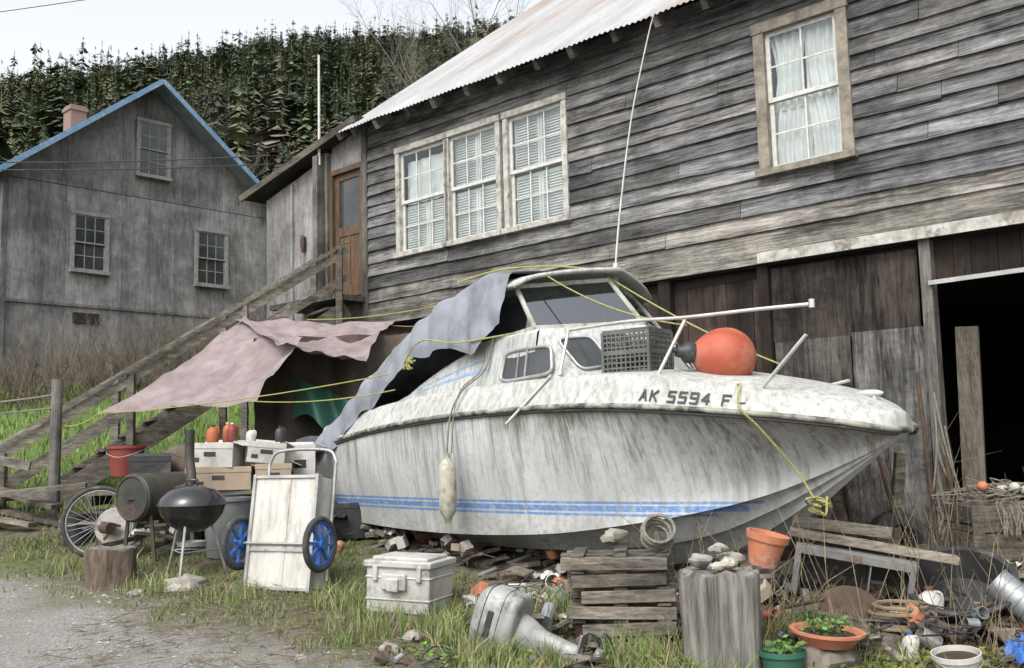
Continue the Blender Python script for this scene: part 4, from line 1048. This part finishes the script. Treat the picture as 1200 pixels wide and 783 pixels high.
openbox('storage_box.001',(-3.75,10.6,1.44),(.4,.3,.18),(0,0,.3),m_black_pl)
for i,(x,y,z_,r_,mt_) in enumerate([(-3.5,11.2,1.5,.3,m_tarpb),(-1.8,11.3,1.0,.35,m_tarpb),(-2.2,11.5,1.1,.4,m_tarpg),(-1.5,10.8,.95,.3,m_black_pl),(-3.0,11.2,1.2,.35,m_tarpgr)]):
    mb=M();mb.ell((0,0,0),(r_,r_*.8,r_*.8),nu=26,nv=16)
    for j,v_ in enumerate(mb.v):
        p=Vector(v_);p*=1+.35*noise.noise(p*5+Vector((i*7,0,0)))+.12*noise.noise(p*14);mb.v[j]=tuple(p)
    o=mb.obj('stuffed_sack',mt_,smooth=50);o.location=(x,y,z_)
def rock(name,c,s_,seed,col=(1,1,1)):
    mb=M();mb.col=col+(1,);mb.ell((0,0,0),(s_,s_*.75,s_*.5),nu=14,nv=9)
    rr=random.Random(seed)
    for i,v_ in enumerate(mb.v):
        p=Vector(v_);p*=1+.45*noise.noise(p*(2.2/s_)+Vector((seed*3.1,0,0)));mb.v[i]=tuple(p)
    o=mb.obj(name,m_stone,smooth=25);o.location=c;o.rotation_euler=(0,0,rr.uniform(0,6));return o
rock('rock',(-2.75,8.65,g(-2.75,8.65)+.01),.19,1,(1.0,.96,.9));rock('rock.001',(-.85,6.9,g(-.85,6.9)),.1,2,(1.,.95,.9));rock('rock.002',(-.7,7.1,.36),.09,5,(.9,.85,.8))
rock('rock.003',(1.1,6.28,.90),.085,7);rock('rock.004',(1.25,6.2,.89),.07,8,(1.4,1.35,1.3));rock('rock.005',(1.3,6.38,.9),.08,9,(.9,.85,.8));rock('rock.006',(1.18,6.16,.88),.05,11,(1.3,1.25,1.15));rock('rock.007',(1.22,6.32,.97),.06,12,(1.0,1.0,.9))
rock('rock.008',(.65,6.95,1.0),.1,14,(.9,.9,.8));rock('rock.009',(-3.1,8.5,.5),.08,15)
for i in range(14): 
    x=R.uniform(-1.6,1.0);y=R.uniform(6.3,7.6);rock('rock.%03d'%(20+i),(x,y,g(x,y)),R.uniform(.025,.06),30+i,(.8,.75,.7))
def pot(name,c,r,h,rot,mt=m_terra):
    mb=M();mb.lathe([(0,0),(r*.68,0),(r*.93,h*.78),(r*1.02,h*.78),(r*1.06,h),(r*.95,h),(r*.88,h*.75),(r*.6,.02),(0,.02)],Matrix(),28)
    o=mb.obj(name,mt,smooth=40)
    o.location=c;o.rotation_euler=rot;return o
pot('flower_pot',(1.50,6.42,.85),.125,.2,(.1,.22,0))
mb=M();mb.box((0,0,.19),(.52,.40,.34));mb.box((0,0,.375),(.56,.44,.05));mb.box((0,0,.41),(.46,.34,.03))
for z_ in (.12,.28): mb.box((0,0,z_),(.535,.415,.02))
mb.box((-.02,-.215,.25),(.2,.04,.12));mb.box((-.02,-.24,.23),(.1,.03,.1))
for x in (-.18,.18): mb.box((x,-.21,.31),(.04,.03,.12))
o=mb.obj('cooler_box',mat('dull_white_plastic',(.40,.40,.375),(.29,.29,.265),.5,scale=3,c3=(.14,.13,.10),t3=.5,s3=6,soft=.2),bevel=.035,smooth=40);o.location=(-.82,7.85,g(-.82,7.85)-.03);o.rotation_euler=(0,.03,math.radians(-22))
OB=empty('outboard_motor',(.12,6.72,g(0,6.75)+.07));OB.rotation_euler=(0,math.radians(-72),math.radians(-22));OB.scale=(.84,.84,.84)
m_ob=mat('outboard_grey',(.31,.32,.315),(.21,.22,.21),.5,.15,scale=4,c3=(.09,.085,.065),t3=.46,s3=7,bump=.03,soft=.22)
mb=M();mb.ell((0.05,0,.36),(.26,.19,.19),e=.62,nu=36,nv=20);mb.ell((.03,0,.22),(.275,.2,.06),e=.5,nu=36,nv=10);mb.obj('cowling',m_ob,OB,smooth=60)
mb=M()
for z_ in (.30,.44): mb.ell((0.05,0,z_),(.266,.197,.007),e=.62,nu=36,nv=6)
mb.box((.05,-.19,.37),(.2,.012,.05));mb.obj('cowling_trim',m_black_pl,OB,bevel=.004)
mb=M();mb.lathe([(.13,.18),(.11,.08),(.08,-.02),(.07,-.2),(.065,-.35)],Matrix.Scale(1.4,4,(1,0,0)),20);mb.box((.03,0,-.33),(.34,.18,.014));mb.ell((.0,0,-.48),(.2,.05,.05));mb.box((-.03,0,-.41),(.13,.03,.14));mb.box((-.02,0,-.58),(.1,.012,.16))
mb.obj('drive_leg',m_ob,OB,bevel=.005,smooth=50)
mb=M();mb.box((-.16,0,.05),(.06,.26,.26));mb.box((-.22,-.1,-.04),(.05,.04,.32));mb.box((-.22,.1,-.04),(.05,.04,.32));mb.tube([(-.2,.05,.3),(-.3,.1,.45),(-.34,.14,.62)],.018,10);mb.cyl((-.24,-.14,.0),(-.24,.14,.0),.02)
mb.obj('clamp_bracket',m_galv,OB,bevel=.006)
mb=M()
for k in range(3): mb.ell((.2,.07*math.cos(k*2.09),-.48+.07*math.sin(k*2.09)),(.012,.06,.045),(k*2.09,.5,0))
mb.cyl((.14,0,-.48),(.25,0,-.48),.035,.02);mb.obj('propeller',m_black_pl,OB,smooth=50)
mb=M();z0=g(.66,7.1)
for k in range(5):
    zz=z0+.02+k*.105
    for j,y in enumerate([-.25,-.02,.22]):
        mb.col=jt((.95,.91,.84),.25);mb.box((R.uniform(-.05,.05),y,zz+.04),(.7+R.uniform(-.1,.06),.1,.08),(R.uniform(-.04,.04),R.uniform(-.035,.035),R.uniform(-.07,.07)))
    for x in (-.28,0,.28): mb.col=jt((.7,.67,.6),.25);mb.box((x,0,zz+.09),(.09,.56,.02))
o=mb.obj('pallet_stack',m_woodx,bevel=.005);o.location=(.7,7.12,0);o.rotation_euler=(0,0,-.12)
mb=M();q=Matrix.Rotation(1.0,4,'X')
for k in range(5): mb.ring((.02*R.uniform(-1,1),-.02*k+.0,.02*k),.085+.004*k,.012,q@Matrix.Rotation(R.uniform(-.1,.1),4,'Y'),26,7)
o=mb.obj('rope_coil',m_rope2,smooth=60);o.location=(.93,6.95,.97)
mb=M();w_,d,h=.78,.5,.45
mb.bx(-w_/2,w_/2,d/2-.01,d/2,0,h);mb.bx(-w_/2,w_/2,-d/2,d/2,0,.01);mb.bx(-w_/2,w_/2,-d/2,d/2,h-.01,h);mb.bx(-w_/2,-w_/2+.01,-d/2,d/2,.01,h-.01);mb.bx(w_/2-.01,w_/2,-d/2,d/2,.01,h-.01);mb.bx(.1,.11,-d/2,d/2,.01,h-.01)
mb.bx(-w_/2,w_/2,-d/2-.012,-d/2,h-.05,h+.004);mb.bx(-w_/2,w_/2,-d/2-.012,-d/2,-.004,.03);mb.bx(-w_/2,-w_/2+.04,-d/2-.011,-d/2,.03,h-.05);mb.bx(w_/2-.04,w_/2,-d/2-.011,-d/2,.03,h-.05)
mb.m=1
for i in range(6):
    for j in range(5): mb.cyl((-.3+i*.065,d/2-.013,.08+j*.065),(-.3+i*.065,d/2-.0105,.08+j*.065),.014,None,8)
o=mb.obj('metal_cabinet',[mat('grey_cabinet',(.22,.22,.21),(.13,.13,.125),.6,.2,scale=4,c3=(.11,.07,.05),t3=.55,s3=5),m_styro],bevel=.003);o.location=(2.3,7.35,g(2.35,7.5)+.06);o.rotation_euler=(.15,.18,-.3)
mb=M()
for i,(p0,p1,w_,h) in enumerate([((1.9,7.25,.98),(2.95,7.0,.78),.12,.05),((2.0,7.5,1.03),(2.6,7.2,.95),.16,.08),((2.5,7.0,.43),(3.1,6.8,.38),.12,.04),((1.6,7.3,.42),(2.3,7.0,.5),.14,.04),((2.3,6.6,.33),(3.4,6.9,.45),.1,.035),((3.0,7.9,.6),(3.6,7.3,.62),.14,.05),((2.9,8.1,.62),(2.95,7.9,1.5),.09,.04),((1.75,7.75,.5),(1.8,8.0,1.0),.2,.03),((2.6,6.2,.25),(3.3,6.5,.3),.09,.03),((2.2,8.2,.5),(2.35,8.5,1.6),.1,.03),((2.7,8.5,.6),(2.65,8.9,1.9),.12,.03)]):
    mb.col=jt((.85,.8,.74),.35);mb.beam(p0,p1,w_,h,R.uniform(-.3,.3))
mb.obj('scrap_lumber',m_woodx,bevel=.004)
def tire(name,c,r,rot):
    mb=M();mb.lathe([(r*.58,-.05),(r*.62,-.08),(r*.9,-.09),(r,-.06),(r,.06),(r*.9,.09),(r*.62,.08),(r*.58,.05),(r*.58,-.05)],Matrix(),36)
    for i in range(36):
        a=i*math.pi/18;mb.box((r*math.cos(a),r*math.sin(a),0),(.012,.02,.11),(0,0,a))
    o=mb.obj(name,m_rubber,smooth=40);o.location=c;o.rotation_euler=rot
tire('tire',(2.95,8.0,.75),.3,(1.2,.2,.4))
mb=M();mb.lathe([(0,0),(.24,0),(.27,.03),(.33,.2),(.36,.21),(.36,.225),(.32,.225),(.26,.03),(0,.02)],Matrix(),32);o=mb.obj('black_basin',m_black_pl,smooth=45);o.location=(2.98,7.05,g(3.0,7.05)+.14);o.rotation_euler=(.5,-.25,0)
mb=M();pp=[(3.1,6.8,.66),(3.5,6.5,.25)];mb.cyl(pp[0],pp[1],.1,None,20)
dd=(Vector(pp[1])-Vector(pp[0])).normalized()
for k in range(12): c=Vector(pp[0]).lerp(Vector(pp[1]),k/11);mb.ring(c,.1,.006,dd.to_track_quat('Z','Y').to_matrix().to_4x4(),20,6)
mb.obj('galvanized_pipe',m_galv,smooth=50)
mb=M()
for i in range(6): x=2.6+i*.18;mb.cyl((x,8.6-.1*i,g(x,8.3)),(x+R.uniform(-.3,.3),8.9-.15*i,1.3+R.uniform(0,.9)),.018,None,8)
mb.obj('pipes',m_rust)
bucket('planter_tub',(1.52,6.12,.2),.13,.2,m_green,bail=False,fill=m_soil)
bucket('bucket.003',(2.53,6.1,.17),.13,.2,m_styro,(.1,-.1,0),fill=m_soil)
bucket('bucket.005',(.25,7.9,.42),.15,.3,m_gbin,(.1,1.5,.5));bucket('bucket.006',(1.75,7.4,.4),.14,.28,m_black_pl,(.1,-.1,0),fill=m_soil);bucket('bucket.007',(3.3,7.35,.45),.14,.28,m_styro,(.2,-.1,0),fill=m_soil)
crate('plastic_crate.001',(1.42,7.25,.36),.5,.4,.34,.28,m_gcr)
mb=M();mb.lathe([(0,0),(.15,0),(.21,.07),(.22,.07),(.22,.085),(.19,.085),(.14,.02),(0,.02)],Matrix(),28);mb.m=1;mb.lathe([(.18,.06),(0,.075)],Matrix(),20)
o=mb.obj('terracotta_bowl',[m_terra,m_soil],smooth=45);o.location=(1.82,6.25,.40);o.rotation_euler=(.05,.06,0)
rock('rock.010',(1.82,6.25,.31),.22,21,(.6,.55,.5))
mb=M();mb.lathe([(0,0),(.2,0),(.215,.012),(.2,.024),(0,.024)],Matrix(),28);mb.cyl((0,0,.02),(0,0,.05),.04);o=mb.obj('metal_lid',m_rust,smooth=40);o.location=(2.15,6.8,.47);o.rotation_euler=(.9,.1,-.1)
jug('plastic_jug.004',(2.72,6.95,g(2.87,7.0)+.05),.085,.26,m_styro,m_red);jug('plastic_jug.006',(2.35,6.35,.27),.05,.17,m_styro,m_bluewheel)
mb=M();mb.grid(lambda u,v:(2.95+.5*u,6.15+.35*v,.26+.12*noise.noise(Vector((u*3,v*3,5)))+.12*math.sin(u*3)*math.sin(v*3)+.05*noise.noise(Vector((u*9,v*9,5)))),40,30);mb.obj('blue_tarp_bundle',m_bluetarp,smooth=30)
mb=M();mb.grid(lambda u,v:(2.2+.6*u,6.55+.3*v,.36+.10*noise.noise(Vector((u*3,v*3,1)))+.06*math.sin(u*3)*math.sin(v*3)+.05*noise.noise(Vector((u*9,v*9,5)))),30,24);mb.obj('tarp_scrap',m_tarpb,smooth=30)
mb=M();rr=random.Random(31)
for i in range(7): 
    cx,cy=2.5+rr.uniform(-.1,.1),6.75+rr.uniform(-.05,.05);mb.ring((cx,cy,.42+.02*i),.16+rr.uniform(-.02,.02),.012,Matrix.Rotation(rr.uniform(-.15,.15),4,'X'),26,6)
mb.obj('hose_coil',mat('tan_hose',(.20,.16,.10),(.14,.115,.075),.7,scale=9))
JM=[m_woodx,m_rust,m_steel,m_black_pl,m_card,m_styro,m_terra,m_tarpb,m_bark,m_galv]
def debris(name,n_,pt,seed,lift=.12,sc=1.0):
    rr=random.Random(seed);mb=M()
    for i in range(n_):
        x,y=pt(rr);z_=g(x,y)+rr.uniform(.0,lift);u=rr.random();rot=(rr.gauss(0,.35),rr.gauss(0,.35),rr.uniform(0,6.28));k=rr.uniform(.5,1.15);mb.col=(k,k*.96,k*.9,1)
        if u<.42: mb.m=rr.choice([0,0,0,8]);L=rr.uniform(.15,.55)*sc;mb.box((x,y,z_+.02),(L,rr.uniform(.03,.12),rr.uniform(.015,.05)),(rot[0]*.5,rot[1]*.6,rot[2]))
        elif u<.56: mb.m=rr.choice([1,2,6,9]);q=Matrix.Translation((x,y,z_+.04))@Euler((rr.uniform(0,1.6),rr.uniform(0,1.6),rot[2])).to_matrix().to_4x4();r_=rr.uniform(.025,.06)*sc;h_=rr.uniform(.05,.14)*sc;mb.lathe([(0,0),(r_,0),(r_,h_),(r_*.9,h_),(r_*.9,.01)],q,14)
        elif u<.68:
            mb.m=rr.choice([3,5,7,7,2]);a=rr.uniform(0,6.28);s_=rr.uniform(.08,.22)*sc;sd_=rr.uniform(0,50)
            mb.grid(lambda p,q_:(x+s_*(p-.5)*math.cos(a)-s_*(q_-.5)*math.sin(a),y+s_*(p-.5)*math.sin(a)+s_*(q_-.5)*math.cos(a),z_+.02+s_*.5*noise.noise(Vector((p*3,q_*3,sd_)))),7,7)
        elif u<.8: mb.m=rr.choice([1,9,3]);L=rr.uniform(.2,.7)*sc;d=Vector((rr.gauss(0,1),rr.gauss(0,1),rr.gauss(0,.25))).normalized();mb.cyl(Vector((x,y,z_+.03))-d*L/2,Vector((x,y,z_+.03))+d*L/2,rr.uniform(.006,.02),None,8)
        elif u<.9: mb.m=rr.choice([4,5,0,6]);mb.box((x,y,z_+.04),(rr.uniform(.08,.2),rr.uniform(.06,.12),rr.uniform(.05,.1)),rot)
        else:
            mb.m=3;mb.tube(smp([(x+rr.gauss(0,.12),y+rr.gauss(0,.09),z_+.02+abs(rr.gauss(0,.04))) for _ in range(6)],4),.005,5)
    return mb.obj(name,JM,bevel=0)
debris('debris_pile',190,lambda r:(r.uniform(1.5,3.9),r.uniform(6.35,8.0)),41,.22)
debris('debris_pile.001',120,lambda r:(r.uniform(-.4,1.9),r.uniform(6.9,8.2)),42,.08)
debris('debris_pile.002',40,lambda r:(r.uniform(-.9,1.0),r.uniform(6.2,6.9)),43,.02,.5)
def ub(r):
    p=to_world(r.uniform(.8,4.9),r.uniform(.1,1.15),0);return p.x,p.y
debris('debris_pile.003',170,ub,44,.12)
debris('debris_pile.004',70,lambda r:(r.uniform(-4.2,-1.7),r.uniform(9.7,11.0)),45,.3)
debris('debris_pile.005',60,lambda r:(r.uniform(2.2,3.6),r.uniform(7.9,8.7)),46,.3)
def leaves(name,c,rad,hh,nl,col):
    rr=random.Random(len(name)+nl);mb=M()
    for i in range(nl):
        a=rr.uniform(0,6.28);r_=rad*math.sqrt(rr.random());p=Vector((c[0]+r_*math.cos(a),c[1]+r_*math.sin(a),c[2]+hh*rr.random()));s_=rr.uniform(.012,.03)
        d=Vector((rr.gauss(0,1),rr.gauss(0,1),rr.gauss(.3,.6))).normalized();e=d.orthogonal().normalized();k=rr.uniform(.5,1.4);mb.col=(k*col[0],k*col[1],k*col[2],1)
        mb.add([p,p+d*s_+e*s_*.5,p+d*s_*2,p+d*s_-e*s_*.5],[(0,1,2,3)])
    mb.obj(name,m_leaf)
leaves('potted_plant',(1.82,6.25,.46),.13,.1,160,(1,1,1));leaves('potted_plant.001',(1.52,6.12,.38),.1,.08,90,(1,1,1))
leaves('ground_ivy',(1.95,6.15,.2),.3,.12,900,(1.3,.8,.8));leaves('ground_ivy.001',(2.5,6.4,.25),.4,.08,600,(1.7,.9,.8));leaves('ground_ivy.002',(1.0,6.6,.28),.5,.1,500,(1.1,.9,.8));leaves('ground_ivy.003',(-.3,6.9,.28),.5,.08,500,(1.1,1.,.8))
mb=M();z0=g(3.7,8.0)-.02
for k in range(3): mb.col=jt((.75,.72,.66),.15);mb.bx(3.45,4.6,7.85,7.89,z0+.03+k*.21,z0+.23+k*.21);mb.bx(3.45,3.49,7.89,8.4,z0+.03+k*.21,z0+.23+k*.21);mb.bx(3.49,4.6,8.4,8.43,z0+.03+k*.21,z0+.23+k*.21)
mb.bx(3.45,4.6,7.89,8.4,z0+.5,z0+.52);mb.bx(3.43,3.52,7.83,7.849,z0,z0+.66)
mb.obj('wooden_fish_box',m_woodx,bevel=.004)
mb=M();rr=random.Random(9)
for i in range(26):
    cx,cy,cz=3.8+rr.uniform(-.3,.35),8.0+rr.uniform(-.15,.2),z0+.66+rr.uniform(0,.1)
    mb.tube(smp([(cx+rr.gauss(0,.12),cy+rr.gauss(0,.09),cz+abs(rr.gauss(0,.05))) for _ in range(8)],4),.006,5)
for i in range(8):
    cx=3.7+rr.uniform(-.08,.15);mb.tube(smp([(cx,7.9,z0+.68),(cx+rr.uniform(-.03,.03),7.82,z0+.6),(cx+rr.uniform(-.05,.05),7.81,z0+.42),(cx+.03,7.82,z0+.6)],4),.006,5)
mb.obj('fishing_net',m_rope2)
mb=M();rr=random.Random(10)
for i in range(9): mb.m=i%2;c=(3.55+rr.uniform(0,.7),7.95+rr.uniform(-.1,.2),z0+.74+rr.uniform(0,.06));mb.ell(c,(.055,.04,.04),(0,0,rr.uniform(0,3)))
mb.obj('net_floats',[m_styro,m_terra],smooth=60)
mb=M();rr=random.Random(12)
for i in range(9):
    p=Vector((3.75,9.15,2.0-.1*i));mb.tube(smp([p,p+Vector((rr.uniform(-.1,.1),-.15,-.4)),p+Vector((rr.uniform(-.15,.15),-.2,-.75)),p+Vector((rr.uniform(-.1,.1),-.1,-.3))],5),.009,6)
mb.obj('hanging_rope',m_rope2)
segs=[]
for i in range(1100):
    x=R.uniform(1.0,4.2);y=R.uniform(6.3,8.9)
    s_,q_=loc_b(x,y)
    if q_>-.1: continue
    z_=g(x,y);hh=R.uniform(.15,.45) if R.random()<.88 else R.uniform(.5,1.15);d=Vector((R.gauss(0,.4),R.gauss(0,.3),1)).normalized();k=R.uniform(.6,1.2);p=Vector((x,y,z_));q=p+d*hh*.6;e=q+(d+Vector((R.gauss(0,.4),R.gauss(0,.3),0))).normalized()*hh*.4
    cc=(.30*k,.24*k,.15*k);segs+=[(p,q,.0035,.003,cc),(q,e,.003,.001,cc)]
for i in range(2600):
    x=R.uniform(-3.2,4.0);y=R.uniform(5.9,8.6);z_=g(x,y)+R.uniform(.0,.04);a=R.uniform(0,6.28);L=R.uniform(.05,.25);k=R.uniform(.5,1.3)
    segs.append((Vector((x,y,z_)),Vector((x+L*math.cos(a),y+L*math.sin(a),z_+R.uniform(-.01,.05))),.003,.0015,(.26*k,.21*k,.14*k)))
sticks('dead_stalks',segs,m_twig)
mb=M()
for a,b_,s_ in [((-22,22,9.6),(-3.9,16.4,6.5),.5),((-22,22,9.2),(-3.9,16.4,6.35),.4),((-26,30,14.2),(4,26,16),.3)]: mb.tube(sag(a,b_,s_),.012,5)
mb.obj('overhead_wires',m_black_pl)

# ------------------------------------------------------------------ light, world, camera
el,az=math.radians(50),math.radians(205)
w=bpy.data.worlds.new('World');scene.world=w;w.use_nodes=True;n=w.node_tree.nodes;l=w.node_tree.links
sk=n.new('ShaderNodeTexSky');sk.sky_type='NISHITA';sk.sun_disc=False;sk.sun_elevation=el;sk.sun_rotation=az;sk.dust_density=5;sk.air_density=1.2
hs=n.new('ShaderNodeHueSaturation');hs.inputs['Saturation'].default_value=.2;hs.inputs['Value'].default_value=2.15;l.new(sk.outputs[0],hs.inputs['Color'])
l.new(hs.outputs[0],n['Background'].inputs[0]);n['Background'].inputs[1].default_value=.15
sd=Vector((math.cos(el)*math.sin(az),math.cos(el)*math.cos(az),math.sin(el)))
L=bpy.data.lights.new('sun','SUN');L.energy=1.1;L.angle=math.radians(16);L.color=(1,.985,.96)
o=bpy.data.objects.new('sun',L);COL.objects.link(o);o.rotation_euler=sd.to_track_quat('Z','Y').to_euler()
cam=bpy.data.cameras.new('camera');co_=bpy.data.objects.new('camera',cam);COL.objects.link(co_)
cam.sensor_width=36;cam.lens=36;cam.clip_end=4000
co_.matrix_world=Matrix.Translation((0,0,1.6))@Matrix.Rotation(math.radians(96.4),4,'X')@Matrix.Rotation(math.radians(-1.5),4,'Z')
scene.camera=co_
scene.view_settings.view_transform='Standard';scene.view_settings.look='None';scene.view_settings.exposure=0
